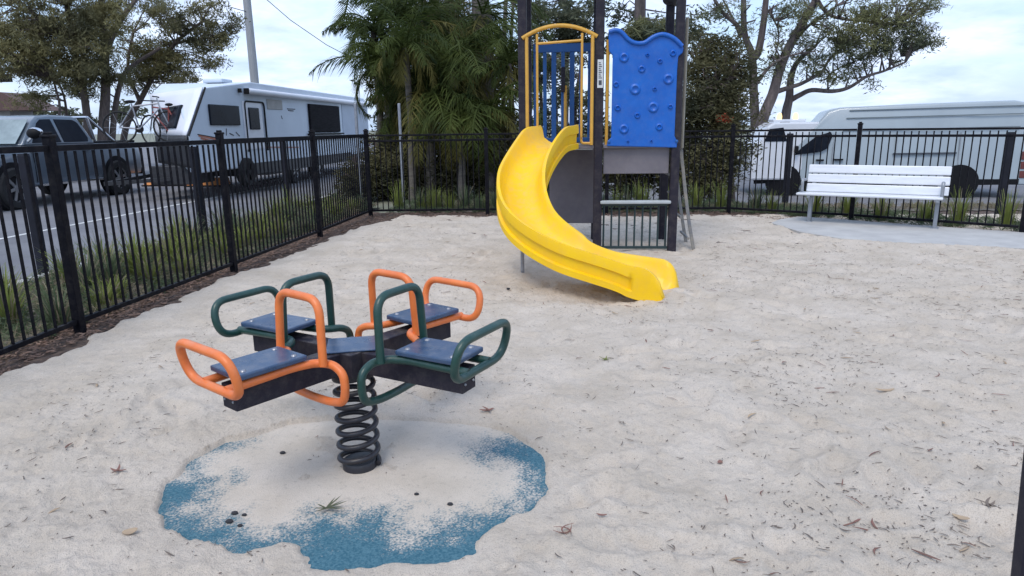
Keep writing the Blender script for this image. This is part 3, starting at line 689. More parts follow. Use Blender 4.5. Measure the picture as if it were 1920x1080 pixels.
# near post at lower right
a = at(1924, 1090, 1.05); b_ = at(1974, 640, 1.05)
d = (b_-a).normalized(); bb = MB(); bb.bar(a-d*1.2, b_+d*.5, .034, .034)
b0 = thing('gate_post', 'dark navy post cutting the lower right corner close to the camera', 'post', (0, 0, 0)); bb.build('post_shaft', 'navy', b0, bevel=.006)
cpp = MB(); cpp.ball(b_+d*.5, .03, 8); cpp.build('cap', 'navy', b0, smooth=True)

# ------------------------------------------------------------------ bench
B0, B1 = gz(1517, 414, .03), gz(1752, 427, .03); dB = (B1-B0); rzb = math.atan2(dB.y, dB.x)
bn = thing('bench', 'white slatted metal bench with grey frame on the concrete pad', 'bench', B0, rzb); Lb = dB.length
for x in (0, Lb):
    fr = MB(); fr.box((x, 0, .19), (.05, .10, .40)); fr.box((x, -.03, .385), (.045, .46, .04)); fr.box((x, -.01, -.004), (.10, .20, .012))
    fr.bar((x, .12, .36), (x, .24, .80), .045, .05, (1, 0, 0)); fr.build('leg', 'bframe', bn, bevel=.006)
    x += -.115 if x == 0 else .04; ar = MB(); ar.tube(rounded([(x, .17, .60), (x, -.10, .62), (x, -.13, .59), (x, -.10, .40)], .05), .022, 10); ar.build('armrest', 'bframe', bn, smooth=True)
xa, xb = -.17, Lb+.20
for k in range(3):
    MB().box(((xa+xb-.14)/2, -.21+.135*k, .42-.006*k), (xb-xa-.14, .125, .035)).build('seat_slat', 'alu', bn, bevel=.012)
for k in range(3):
    z = .487+.137*k; y = .135+.037*k+.0; R = Matrix.Rotation(math.radians(-15), 3, 'X')
    MB().box(((xa+xb)/2-.005, y, z), (xb-xa-.16, .032, .125), R).build('back_slat', 'alu', bn, bevel=.012)

# ------------------------------------------------------------------ vehicles
def wheel(par, c, r, w_, side, spokes=6, hub='rim'):
    """axle along local y; side=-1 shows towards -y"""
    wl = MB(); cy = 0
    prof = [(r*.60, -w_/2*.9), (r*.92, -w_/2), (r, -w_/2*.7), (r, w_/2*.7), (r*.92, w_/2), (r*.60, w_/2*.9)]
    wl.lathe(prof, c, n=28, axis='y'); wo = wl.build('wheel', 'tyre', par, smooth=True)
    rm = MB(); c = Vector(c)
    rm.lathe([(r*.64, side*w_*.46), (r*.60, side*w_*.40), (r*.58, side*w_*.1)], c, n=28, axis='y')
    for k in range(spokes):
        a = 2*PI*k/spokes+.2; rm.bar(c+Vector((math.cos(a)*r*.1, side*w_*.42, math.sin(a)*r*.1)), c+Vector((math.cos(a)*r*.6, side*w_*.38, math.sin(a)*r*.6)), r*.14, .02, (0, 1, 0))
    rm.disc(c+Vector((0, side*w_*.40, 0)), (0, 1, 0), r*.16, .04, 12); rm.build('rim', hub, wo, smooth=True)
    MB().disc(c+Vector((0, side*w_*.06, 0)), (0, 1, 0), r*.58, .02, 20).build('brake_disc', 'blackp', wo)
    return wo
def loft(st, closed=True):
    """st: list of rings with equal counts (3D)"""
    n = len(st[0]); V = [p for r in st for p in r]; Fc = []
    for i in range(len(st)-1):
        for k in range(n):
            k2 = (k+1) % n; Fc.append((i*n+k, i*n+k2, (i+1)*n+k2, (i+1)*n+k))
    Fc.append(tuple(range(n))[::-1]); Fc.append(tuple((len(st)-1)*n+k for k in range(n)))
    b = MB(); b.add(V, Fc); return b
# --- ute: local x = rearwards, y: 0 is the kerb-side flank (visible side at -y -> we look at it from +x world)
# world: flank plane x=-10.6, front at small Y. local x -> world +Y ; local y -> world -X
def ute():
    t = thing('utility_vehicle', 'dark grey double-cab ute parked left beyond the fence with chrome mirror', 'pickup truck', (-11.25, 12.95, -.03), PI/2)
    # local frame: x forward->rear along +Y ; y local -> -X world. visible flank at y=0, body extends to y=+1.85
    r = .42; wb = 3.22
    W_ = 1.86
    def ring(x, zb, zt, ins_b, ins_t, ysh=0):
        y0, y1 = ysh, W_-ysh
        return [(x, y0+.03, zb), (x, y0, zb+.12), (x, y0-.01, (zb+zt)/2), (x, y0+.02, zt-.06), (x, y0+.07, zt), (x, y1-.07, zt), (x, y1-.02, zt-.06), (x, y1+.01, (zb+zt)/2), (x, y1, zb+.12), (x, y1-.03, zb)]
    st = [ring(-.95, .50, .92, 0, 0, .12), ring(-.85, .42, 1.10, 0, 0, .04), ring(-.5, .42, 1.20, 0, 0, 0), ring(.6, .42, 1.27, 0, 0, 0), ring(1.2, .42, 1.28, 0, 0, 0), ring(2.3, .42, 1.28, 0, 0, 0), ring(2.45, .42, 1.27, 0, 0, 0), ring(4.2, .48, 1.26, 0, 0, 0), ring(4.3, .55, 1.24, 0, 0, .05)]
    loft(st).build('body', 'ute', t, bevel=.02, smooth=True)
    def cab(x, zb, zt, i_b, i_t): return [(x[0], i_b, zb), (x[1], i_t, zt), (x[2], i_t, zt), (x[3], i_b, zb)]
    # greenhouse: trapezoid
    g = MB()
    zb, zt = 1.262, 1.90
    prof = [(.42, zb), (.95, zt-.16), (1.15, zt-.04), (1.5, zt), (2.2, zt-.01), (2.38, zt-.06), (2.62, zb)]
    def ins(z): return .03+.20*(z-zb)/(zt-zb)
    g.prism(prof, lambda x, z: (x, ins(z), z), lambda x, z: (x, W_-ins(z), z)); g.build('cab', 'ute', t, bevel=.04, smooth=True)
    def side_glass(poly):
        b = MB(); b.prism(poly, lambda x, z: (x, ins(z)-.012, z), lambda x, z: (x, ins(z)+.03, z)); return b.build('side_window', 'glass', t, bevel=.01)
    side_glass([(.70, 1.31), (1.06, 1.72), (1.20, 1.80), (1.50, 1.81), (1.55, 1.31)])
    side_glass([(1.63, 1.31), (1.60, 1.81), (2.18, 1.80), (2.30, 1.74), (2.44, 1.40), (2.40, 1.31)])
    b = MB(); b.add([(.43, .16, 1.29), (.43, W_-.16, 1.29), (.99, W_-.26, 1.78), (.99, .26, 1.78)], [(0, 1, 2, 3)])
    o = b.build('windscreen', 'winds', t); o.location = (-.035, 0, .01); md = o.modifiers.new('s', 'SOLIDIFY'); md.thickness = .01
    # wheel arches & wheels
    for x in (0, wb):
        a = MB(); a.disc((x, .06, .45), (0, 1, 0), .50, .16, 30); a.build('wheel_arch', 'blackp', t)
        wheel(t, (x, .07, r), r, .27, -1); wheel(t, (x, W_-.1, r), r, .27, 1)
    mq = at(66, 247, 13.55); mxl, myl, mzl = mq.y-12.95, -(mq.x+11.25), mq.z+.03
    m_ = MB(); m_.ball((mxl, myl, mzl), .15, 12, (.8, 1, .60)); m_.bar((mxl, .08, 1.32), (mxl, myl, mzl-.03), .04); m_.build('mirror', 'chrome', t, smooth=True)
    m_ = MB(); m_.ball((mxl-.05, myl, mzl-.035), .145, 12, (.6, 1.04, .75)); m_.build('mirror_housing', 'blackp', t, smooth=True)
    # tray sports bar, tonneau lid, door handles, sill step
    sb_ = MB()
    for y in (.14, W_-.14): sb_.tube([(2.62, y, 1.86), (3.45, y, 1.30)], .032, 10); sb_.tube([(2.60, y, 1.86), (2.78, y, 1.28)], .032, 10)
    sb_.tube([(2.61, .14, 1.86), (2.61, W_-.14, 1.86)], .032, 10); sb_.build('sports_bar', 'chrome', t, smooth=True)
    MB().box((3.35, W_/2, 1.285), (1.7, W_-.16, .05)).build('tonneau_cover', 'blackp', t, bevel=.015)
    for x in (1.35, 2.25): MB().box((x, -.02, 1.12), (.18, .03, .035)).build('door_handle', 'ute', t, bevel=.008)
    MB().box((1.6, -.03, .44), (1.9, .14, .05)).build('side_step', 'chrome', t, bevel=.01)
    for x in (.62, 1.58, 2.50): MB().box((x, -.009, .86), (.012, .012, .72)).build('door_gap', 'blackp', t)
    MB().box((-.86, .16, .98), (.22, .26, .14)).build('headlight', 'winds', t, bevel=.03)
    MB().box((4.29, .09, 1.0), (.06, .14, .34)).build('tail_light', 'redlamp', t, bevel=.02)
    MB().box((1.6, W_/2, .5), (4.6, W_-.3, .2)).build('chassis', 'blackp', t)
    MB().box((4.42, W_/2, .52), (.16, W_-.2, .16)).build('rear_bumper', 'blackp', t, bevel=.02)
ute()
# --- caravan: near flank at world x = XC, from Y0 to Y1
XC = -8.0
def caravan():
    Yf = 13.93; t = thing('caravan', 'large white caravan with dark windows and rolled awning, parked behind the ute', 'caravan', (XC, Yf, -.03), PI/2)
    Lc = 12.9; W_ = 2.35; zt = 2.68; zb = .62; SK = 2.65
    def prof(y):
        o = SK*y/W_; return [(o, y, 1.42), (.88*(1-y/W_)+o, y, 2.43), (3.1, y, zt), (Lc-.4, y, zt-.02), (Lc, y, zt-.25), (Lc, y, zb), (.15+o, y, zb), (o, y, .80)]
    loft([prof(y) for y in (0, W_*.5, W_)]).build('body', 'cara', t, bevel=.03)
    nf = Vector((-W_, SK, 0)).normalized()
    def fp(u_, z, off=.012):
        y = u_*W_; x = SK*u_+(max(0, z-1.42)/1.01)*.88*(1-u_); return Vector((x, y, z))+Vector((-.8, .6, 0))*off
    def fpanel(nm, m, c4, off):
        b = MB(); n_ = 8; c4 = [Vector((u_, z)) for u_, z in c4]
        P_ = lambda i, j: (c4[0].lerp(c4[1], i/n_)).lerp(c4[3].lerp(c4[2], i/n_), j/n_)
        V_ = [fp(*P_(i, j), off) for j in range(n_+1) for i in range(n_+1)]
        b.add(V_, [(j*(n_+1)+i, j*(n_+1)+i+1, (j+1)*(n_+1)+i+1, (j+1)*(n_+1)+i) for j in range(n_) for i in range(n_)])
        o = b.build(nm, m, t, smooth=True); md = o.modifiers.new('s', 'SOLIDIFY'); md.thickness = .025; md.offset = 0; return o
    fpanel('front_panel', 'carafront', [(.005, 1.42), (.995, 1.42), (.99, 2.40), (.005, 2.44)], .05)
    fpanel('front_window', 'glass', [(.30, 1.58), (.74, 1.58), (.80, 2.04), (.26, 2.08)], .085)
    fpanel('stone_guard', 'checker', [(.005, .75), (.995, .75), (.995, 1.41), (.005, 1.41)], .045)
    b = MB(); b.box((1.25, .95, .55), (1.1, .9, .42)); b.build('front_box', 'checker', t, bevel=.02)
    b = MB(); b.bar((.1, W_/2+.9, .42), (1.0, .4, .50), .08); b.bar((.1, W_/2+.9, .42), (1.8, W_-.3, .50), .08); b.build('drawbar', 'checker', t)
    b = MB(); b.bar((-.01, -.006, 1.42), (.87, -.006, 2.43), .03, .03); b.build('corner_trim', 'blackp', t)
    def sidebox(nm, x0, x1, z0, z1, m, d=.03, bev=.03):
        return MB().box(((x0+x1)/2, -d/2-.001, (z0+z1)/2), (x1-x0, d, z1-z0)).build(nm, m, t, bevel=min(bev, d*.45))
    # place by pixels -> local x,z on the flank
    def loc(px_, py_):
        d_ = ray(px_, py_); s_ = (XC)/d_[0]; p = _C+d_*s_; return p[1]-Yf, p[2]+.03
    def sb(nm, x0, y0, x1, y1, m, d=.03):
        a0 = loc(x0, (y0+y1)/2)[0]; a1 = loc(x1, (y0+y1)/2)[0]; xm = (x0+x1)/2; z1 = loc(xm, y0)[1]; z0 = loc(xm, y1)[1]
        return sidebox(nm, a0, a1, z0, z1, m, d)
    sb('side_window', 391, 197, 447, 235, 'glass', .04)
    dr = sb('door', 457, 191, 492, 280, 'carafront', .02)
    x0, z1 = loc(456, 190); x1, _z = loc(493, 196); fr = MB(); zt_ = loc(474, 191)[1]; zb_ = loc(474, 284)[1]
    fr.tube(rounded([(x0, -.025, zb_), (x0, -.025, zt_), (x1, -.025, zt_), (x1, -.025, zb_)], .12), .022, 8); fr.build('door_frame', 'blackp', t)
    w2 = sb('door_window', 465, 202, 484, 243, 'glass', .05)
    MB().box(((loc(641, 220)[0]+Lc-.05)/2, -.009, 1.80), (Lc-.05-loc(641, 220)[0], .014, 1.12)).build('rear_panel', 'reargrey', t)
    sb('fridge_vent', 500, 187, 528, 205, 'concrete', .02)
    sb('awning_window', 578, 197, 634, 248, 'screen', .07)
    bx0, bz = loc(576, 250); bx1, _ = loc(640, 250); MB().box(((bx0+bx1)/2, -.06, bz-.03), (bx1-bx0, .1, .05)).build('window_sill', 'blackp', t, bevel=.01)
    b = MB(); b.bar((loc(590, 254)[0], -.03, bz-.17), (Lc, -.03, bz-.17), .03, .09); b.build('side_trim', 'carafront', t)
    # rolled awning and its arms
    a0, az = loc(457, 171); a1, _ = loc(690, 199)
    b = MB(); b.tube([(a0, -.09, az), (Lc-.2, -.09, az)], .075, 12); b.build('awning_roll', 'carafront', t, smooth=True)
    MB().box((a0-.02, -.08, az), (.06, .12, .14)).build('awning_bracket', 'blackp', t, bevel=.01)
    MB().box((loc(446, 172)[0], -.05, az), (.06, .08, .10)).build('side_light', 'blackp', t, bevel=.01)
    # roof gear
    b = MB(); b.box((2.9, .75, 2.70), (.55, .5, .10)); b.build('roof_hatch', 'cara', t, bevel=.03)
    for x in (5.2, 7.9): MB().box((x, .8, zt+.02), (.4, .4, .12)).build('roof_vent', 'cara', t, bevel=.03)
    # black skirt, tandem wheels, step
    b = MB(); b.box((6.6, -.012, .56), (8.0, .03, .30)); b.build('skirt', 'checker', t, bevel=.005)
    b = MB(); b.box((Lc/2+1.2, W_/2, .5), (Lc-3, W_-.3, .22)); b.build('chassis', 'checker', t)
    for px_ in (556, 601):
        x_ = loc(px_, 330)[0]; wheel(t, (x_, .12, .38), .38, .24, -1, 7)
    x_ = loc(462, 330)[0]; wheel(t, (x_, .0, .52), .34, .22, -1, 5, 'blackp')
    b = MB()
    for z in (.25, .42): b.box((loc(498, 330)[0], -.18, z), (1.0, .30, .03))
    b.build('entry_step', 'blackp', t, bevel=.005)
    # decals: swoosh lines and small marks
    def deco(pts, m, wd):
        b = MB()
        for (x0_, y0_), (x1_, y1_) in pts:
            a_ = loc(x0_, y0_); c_ = loc(x1_, y1_); b.bar((a_[0], -.006, a_[1]), (c_[0], -.006, c_[1]), .008, wd, (0, 0, 1))
        b.build('decal', m, t)
    deco([((372, 254), (410, 262)), ((376, 259), (408, 268))], 'redstripe', .045)
    deco([((370, 252), (408, 259)), ((384, 262), (405, 270))], 'blackp', .02)
    deco([((424, 241), (424, 254)), ((430, 250), (438, 254)), ((442, 248), (449, 255)), ((538, 204), (553, 205)), ((540, 207), (550, 208)), ((527, 217), (529, 223))], 'ink', .025)
    deco([((500, 276), (560, 276))], 'redstripe', .03)
    MB().box((Lc-.02, -.02, 1.0), (.1, .03, .3)).build('tail_light', 'redlamp', t)
caravan()
# --- van
ZV = -.47
V0 = gz(1466, 366, ZV); V1 = gz(1793, 370, ZV); dv = V1-V0; wbv = dv.length
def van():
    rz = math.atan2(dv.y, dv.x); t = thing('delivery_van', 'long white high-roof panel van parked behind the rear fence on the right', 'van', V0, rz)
    # local x from front wheel rearwards; visible flank y=0 (towards -y), body to +2
    k = wbv/330.                              # metres per photo pixel
    W_ = 2.0
    X = lambda px_: (px_-1466)*k
    Zz = lambda py_: (366-py_)*k*(.985+.085*sstep(240, 200, py_))
    prof = [(1407, 338), (1405, 315), (1410, 298), (1424, 285), (1462, 270), (1486, 262), (1522, 224), (1545, 203), (1568, 197), (1700, 193), (1800, 191), (1880, 190), (1905, 195), (1915, 215), (1919, 300), (1917, 340)]
    P2 = [(X(a), Zz(b)) for a, b in prof]
    zt = max(p[1] for p in P2)
    def ins(z): return .0 if z < zt*.55 else .16*((z-zt*.55)/(zt*.45))**1.4
    # body as several layers for tumblehome: extrude with intermediate slices
    ysl = [0, .10, .30, W_-.30, W_-.10, W_]
    rings = []
    for q, y in enumerate(ysl):
        sh = [.10, .03, 0, 0, .03, .10][q]
        ring = []
        for (x, z) in P2:
            zz = z if z < zt*.55 else z - (sh*.8 if q in (0, 5) else sh*.3)*((z-zt*.55)/(zt*.45))
            xx = x + (sh if x < 0 else 0)*(.9)
            ring.append((xx, y+(ins(z) if y < 1 else -ins(z))*(1 if q in (0, 5) else .6 if q in (1, 4) else 0), zz))
        rings.append(ring)
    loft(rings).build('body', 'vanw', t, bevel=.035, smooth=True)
    def flank(nm, pts, m, d=.02, bev=.006):
        b = MB(); b.prism([(X(a), Zz(c)) for a, c in pts], lambda x, z: (x, ins(z)-d, z), lambda x, z: (x, ins(z)+.03, z)); return b.build(nm, m, t, bevel=bev)
    flank('side_window', [(1484, 280), (1500, 262), (1526, 240), (1552, 233), (1556, 240), (1548, 266), (1536, 273)], 'glass')
    b = MB(); y0, y1 = .16, W_-.16
    b.add([(X(1482), y0, Zz(262)), (X(1482), y1, Zz(262)), (X(1527), y1-.06, Zz(224)), (X(1527), y0+.06, Zz(224))], [(0, 1, 2, 3)]); o = b.build('windscreen', 'winds', t); o.location = (-.04, 0, .03); md = o.modifiers.new('s', 'SOLIDIFY'); md.thickness = .02
    # roof / side ribs
    for a, c, yy in ((1585, 1900, 203), (1580, 1895, 214), (1575, 1890, 231)):
        zz = Zz(yy); b = MB(); b.bar((X(a), ins(zz)-.004, zz), (X(c), ins(zz)-.004, zz+.05), .02, .018); b.build('pressed_rib', 'rib', t)
    flank('rubbing_strip', [(1672, 276.5), (1786, 275), (1786, 278), (1672, 279.5)], 'ink', .012, .001)
    flank('door_handle', [(1528, 289), (1543, 289), (1543, 292), (1528, 292)], 'blackp', .03, .003)
    flank('door_handle', [(1563, 288), (1580, 288), (1580, 291), (1563, 291)], 'blackp', .03, .003)
    flank('sill_trim', [(1488, 333), (1772, 330), (1772, 341), (1488, 344)], 'blackp', .015)
    flank('sill_trim', [(1815, 329), (1900, 328), (1900, 339), (1815, 341)], 'blackp', .015)
    flank('front_bumper', [(1405, 322), (1444, 320), (1444, 340), (1407, 342)], 'blackp', .02)
    for a in (1462, 1468): pass
    for a in (1558, 1676, 1790):
        flank('panel_gap', [(a, 236), (a+1.6, 236), (a+1.6, 330), (a, 330)], 'bframe', .004, .0005)
    for z0, z1 in ((274, 290), (294, 308), (312, 326)): flank('tail_lamp', [(1899, z1), (1899, z0), (1912, z0), (1912, z1)], 'redlamp', .02)
    flank('headlight', [(1412, 300), (1426, 288), (1448, 286), (1440, 298), (1418, 306)], 'winds', .02)
    for x in (0, wbv):
        a = MB(); a.disc((x, .035, .38), (0, 1, 0), .46, .12, 28); a.build('wheel_arch', 'blackp', t)
        wheel(t, (x, .09, .35), .35, .22, -1, 5, 'blackp'); wheel(t, (x, W_-.1, .35), .35, .22, 1, 5, 'bframe')
    MB().box((wbv/2, W_/2, .42), (wbv+1.2, W_-.3, .22)).build('chassis', 'blackp', t)
    MB().box((X(1487), -.10, Zz(268)), (.10, .14, .20)).build('mirror', 'blackp', t, bevel=.03)
van()
# --- small white service truck cab with beacons behind the van nose
def service():
    Yd_ = 19.5
    p = at(1418, 300, Yd_); t = thing('service_truck', 'white service truck cab with two lit amber beacons, behind the van nose', 'truck', (p.x, p.y, -.47), 0)
    k = Yd_/1277.
    X = lambda px_: (px_-1418)*k*.98
    Z = lambda py_: 1.45+.47-(py_-232)*k
    prof = [(1410, 330), (1409, 285), (1414, 268), (1424, 262), (1434, 236), (1446, 229), (1520, 229), (1560, 232), (1560, 330)]
    b = MB(); b.prism([(X(a), Z(c)) for a, c in prof], lambda x, z: (x, 0, z), lambda x, z: (x, 1.8, z)); b.build('body', 'white', t, bevel=.05)
    b = MB(); b.prism([(X(a), Z(c)) for a, c in [(1430, 262), (1438, 240), (1462, 238), (1470, 262)]], lambda x, z: (x, -.012, z), lambda x, z: (x, .03, z)); b.build('side_window', 'glass', t)
    b = MB(); b.box(((X(1450)+X(1508))/2, .6, Z(226)), (X(1508)-X(1450), .5, .07)); bar_ = b.build('light_bar', 'white', t, bevel=.01)
    for px_ in (1463, 1492): 
        b = MB(); b.lathe([(0, Z(212)), (.05, Z(213.5)), (.07, Z(218)), (.07, Z(224))], (X(px_), .5, 0), n=12); b.build('beacon', 'beacon', t, smooth=True)
    for px_ in (1530,): wheel(t, (X(px_), .06, .38), .38, .2, -1, 5, 'blackp')
service()
# --- bicycles on the caravan front
def bike(p, rz, label, m, tilt):
    t = thing('bicycle', label, 'bicycle', p, rz); t.rotation_euler = (0, tilt, rz)
    R_ = .34
    for x in (-.52, .52):
        w_ = MB(); w_.tube([(x+R_*math.cos(a), 0, R_+R_*math.sin(a)) for a in [2*PI*k/24 for k in range(24)]], .02, 6, closed=True); wo = w_.build('wheel', 'tyre', t, smooth=True)
        s_ = MB()
        for k in range(10): a = PI*2*k/10; s_.tube([(x, 0, R_), (x+.33*math.cos(a), 0, R_+.33*math.sin(a))], .003, 4)
        s_.build('spokes', 'rim', wo)
    f = MB()
    for a, b_ in [((-.52, 0, R_), (-.12, 0, .30)), ((-.12, 0, .30), (-.22, 0, .86)), ((-.12, 0, .30), (.36, 0, .76)), ((-.2, 0, .80), (.34, 0, .86)), ((-.52, 0, R_), (-.2, 0, .80))]: f.tube([a, b_], .017, 8)
    f.build('frame', m, t, smooth=True)
    MB().tube([(.52, 0, R_), (.36, 0, .78), (.32, 0, .98)], .017, 8).build('fork', 'rim', t, smooth=True)
    MB().tube([(.30, -.3, 1.0), (.34, -.1, 1.0), (.34, .1, 1.0), (.30, .3, 1.0)], .014, 8).build('handlebar', 'blackp', t, smooth=True)
    MB().ball((-.24, 0, .9), .12, 8, (1, .5, .3)).build('saddle', 'blackp', t, smooth=True)
    MB().disc((-.12, 0, .30), (0, 1, 0), .09, .02, 16).build('crank', 'blackp', t)
q = at(312, 262, 15.4); bike((q.x, 15.4, q.z-.12), 2.75, 'red framed bicycle carried upright on the front of the caravan', 'fascia', 0)
bike((q.x-.32, 15.15, q.z-.05), .35, 'grey framed bicycle strapped behind the red one on the caravan front', 'galv', 0)
# orange barriers beyond
for px_, w_, l_ in ((392, 1.1, 'orange plastic barrier on the road seen under the caravan nose'), (330, 1.7, 'low orange barrier on the road seen behind the ute tail')):
    p = gz(px_, 349 if px_ > 350 else 348, -.03); b = MB(); b.prism([(-.2, 0), (.2, 0), (.12, .16 if px_ < 350 else .24), (-.12, .16 if px_ < 350 else .24)], lambda u_, v_: (-w_/2, u_, v_), lambda u_, v_: (w_/2, u_, v_))
    t = thing('road_barrier', l_, 'barrier', p, .05, 'orange barriers on the road'); b.build('barrier_body', 'orangeb', t, bevel=.02)
    b = MB(); b.box((0, 0, .02), (w_+.06, .46, .04)); b.build('barrier_foot', 'blackp', t)

# ------------------------------------------------------------------ poles, sign posts, building
p0 = at(488, 262, 34); pw_ = thing('power_pole', 'tall grey power pole rising behind the caravan roof', 'power pole', (p0.x, 34, 0))
b = MB(); b.tube([(0, 0, 0), (0, 0, 13)], [.22, .16], 14); b.build('pole_shaft', 'pole', pw_, smooth=True)
b = MB(); b.box((0, -.2, 10.8), (2.2, .12, .12)); b.build('crossarm', 'pole', pw_); b = MB(); b.box((-.32, 0, 7.9), (.3, .2, .35)); b.build('junction_box', 'blackp', pw_)
def wire(P, label, r=.018):
    o = MB().tube(P, r, 5).build('power_line', 'blackp'); tag(o, label, 'power line', 'overhead power lines')
wire([at(480, -18, 34), at(545, 38, 36), at(612, 84, 38), at(700, 130, 42)], 'overhead wire sloping down right from the power pole to the palms')
wire([at(300, -30, 30), at(420, 10, 33), at(470, 24, 34)], 'overhead wire reaching the power pole from the left tree')
for px_, py_, Y, h, l_ in ((666, 195, 13.0, 0, 'slim grey sign post standing before the caravan tail'), (748, 195, 13.4, 0, 'slim grey sign post half hidden in front of the palms')):
    q = at(px_, py_, Y); t = thing('sign_post', l_, 'post', (q.x, q.y, 0)); MB().tube([(0, 0, -.1), (0, 0, q.z)], .03, 10).build('post_shaft', 'galv', t, smooth=True)
    MB().ball((0, 0, q.z), .032, 8, (1, 1, .5)).build('cap', 'galv', t, smooth=True)
# building far left
q = at(0, 240, 26); bd = thing('kiosk_building', 'low building with brown roof and red edged fascia at the left edge', 'building', (q.x-4.7, 26, 0))
MB().box((1.4, 1, 1.2), (7.0, 1.2, 2.4)).build('wall', 'wall', bd)
b = MB(); b.prism([(-4.0, 2.4), (6.3, 2.4), (5.0, 3.1), (-4.0, 3.5)], lambda x, z: (x, 0, z), lambda x, z: (x, 1.6, z)); b.build('roof', 'roof', bd)
b = MB(); b.box((1.6, -.05, 3.95), (7.2, .12, .32)); b.build('fascia', 'fascia', bd); b = MB(); b.box((4.5, -.12, 4.0), (1.0, .02, .14)); b.build('sign_board', 'sticker', bd)
b = MB(); b.box((1.2, .7, 3.72), (6.6, 1.2, .3)); b.build('canopy', 'blackp', bd)

# ------------------------------------------------------------------ foliage
def leaves(cents, rads, per, ln, wd, droop, seed, flat=0.0, shell=0.55):
    """leaf quads around cluster centres -> (V,Q)"""
    g = np.random.default_rng(seed); V = []
    cents = np.asarray(cents, float); rads = np.asarray(rads, float)
    n = len(cents)*per; c = np.repeat(cents, per, 0); r = np.repeat(rads, per, 0)
    d = g.normal(size=(n, 3)); d /= np.linalg.norm(d, axis=1)[:, None]; rad = g.uniform(0, 1, n)**shell
    p = c+d*r*rad[:, None]
    a = g.normal(size=(n, 3)); a[:, 2] = a[:, 2]*.5-droop; a /= np.linalg.norm(a, axis=1)[:, None]
    b_ = np.cross(a, g.normal(size=(n, 3))); b_ /= np.linalg.norm(b_, axis=1)[:, None]
    l = ln*g.uniform(.6, 1.4, n)[:, None]; w_ = wd*g.uniform(.6, 1.3, n)[:, None]
    V = np.stack([p-a*l/2, p+b_*w_/2, p+a*l/2, p-b_*w_/2], 1).reshape(-1, 3)
    Q = np.arange(len(V)).reshape(-1, 4); return V, Q
def blobpts(blobs, seed, dens=1.0):
    """blobs: (px,py,rx,ry,Y,n,[dY]) -> sub-clump centres with radii"""
    g = np.random.default_rng(seed); Cn = []; R = []
    for bl in blobs:
        px_, py_, rx, ry, Y, n = bl[:6]; k = Y/1277.
        for _ in range(int(n*dens)):
            d = g.normal(size=3); d /= np.linalg.norm(d); d *= g.uniform(0, 1)**.45
            yy = Y+d[1]*max(rx, ry)*k*.9; p = at(px_+d[0]*rx, py_+d[2]*ry, yy); Cn.append(p); s = g.uniform(.16, .42); R.append((s*1.25, s*1.25, s*.8))
    return Cn, R
def tree(name, label, base, stems, blobs, lm, bm__, per, ln, wd, droop, seed, cat='tree', group=None, spread=1):
    t = thing(name, label, cat, base, 0, group); B = Vector(base)
    b = MB()
    for pts, r0, r1 in stems:
        P = spline([Vector(p)-B for p in pts], 5); m = len(P)
        b.tube(P, [r0+(r1-r0)*i/(m-1) for i in range(m)], 8)
    if stems: b.build('trunk', bm__, t, smooth=True)
    Cn, R = blobpts(blobs, seed); R = [tuple(q_*spread for q_ in r_) for r_ in R]
    if stems:
        # twigs from the nearest stem point into clumps
        sp = [p for pts, r0, r1 in stems for p in spline([Vector(q_) for q_ in pts], 4)]
        tb = MB(); sn = np.array([list(p) for p in sp])
        gg = random.Random(seed)
        for c in Cn[::2]:
            dd = np.linalg.norm(sn-np.array(c), axis=1); j = int(np.argmin(dd+np.where(sn[:, 2] > c[2]+.3, 3, 0)))
            if dd[j] > 4.5: continue
            a = Vector(sn[j]); mid = (a+Vector(c))/2+Vector((gg.uniform(-.2, .2), gg.uniform(-.2, .2), gg.uniform(-.1, .3)))
            tb.tube([p_-B for p_ in (a, mid, Vector(c))], [.03, .018, .008], 5, caps=False)
        tb.build('branches', bm__, t, smooth=True)
    V, Q = leaves(Cn, R, per, ln, wd, droop, seed+1)
    npmesh('crown', V-np.array(base), Q, lm, t)
    return t
def AT(l, Y, dy=None): return [at(a, c, Y+(0 if dy is None else dy*i)) for i, (a, c) in enumerate(l)]
# left trees
B = at(190, 330, 23); B.z = 0
tree('paperbark_tree', 'large dark olive tree with several thin trunks behind the ute', B,
     [(AT([(163, 330), (165, 250), (158, 180), (140, 90), (120, -20)], 23, -.2), .15, .08), (AT([(192, 335), (194, 240), (198, 170), (196, 90), (188, -30)], 23), .20, .10),
      (AT([(197, 95), (225, 40), (262, -10)], 23, .3), .12, .06), (AT([(208, 335), (212, 240), (222, 170), (240, 130), (300, 90)], 23, .3), .12, .05), (AT([(140, 90), (90, 40), (20, 10)], 22.5, -.3), .07, .03),
      (AT([(105, 250), (112, 200), (100, 150)], 22, 0), .05, .03), (AT([(128, 260), (122, 190), (108, 150)], 24, 0), .05, .03)],
     [(50, 50, 100, 75, 22, 120), (130, 95, 75, 75, 22, 115), (60, 120, 70, 40, 22, 55), (190, 30, 60, 50, 22, 60), (170, 120, 50, 45, 22.5, 40), (160, 40, 50, 50, 23, 40), (100, -30, 120, 40, 22, 60), (10, 90, 50, 60, 21, 50), (150, 165, 40, 30, 23, 16), (70, 185, 45, 22, 23, 14), (220, 150, 35, 25, 23, 12)],
     'leafcas', 'bark', 80, .15, .032, .9, 21)
B = at(214, 330, 26); B.z = 0
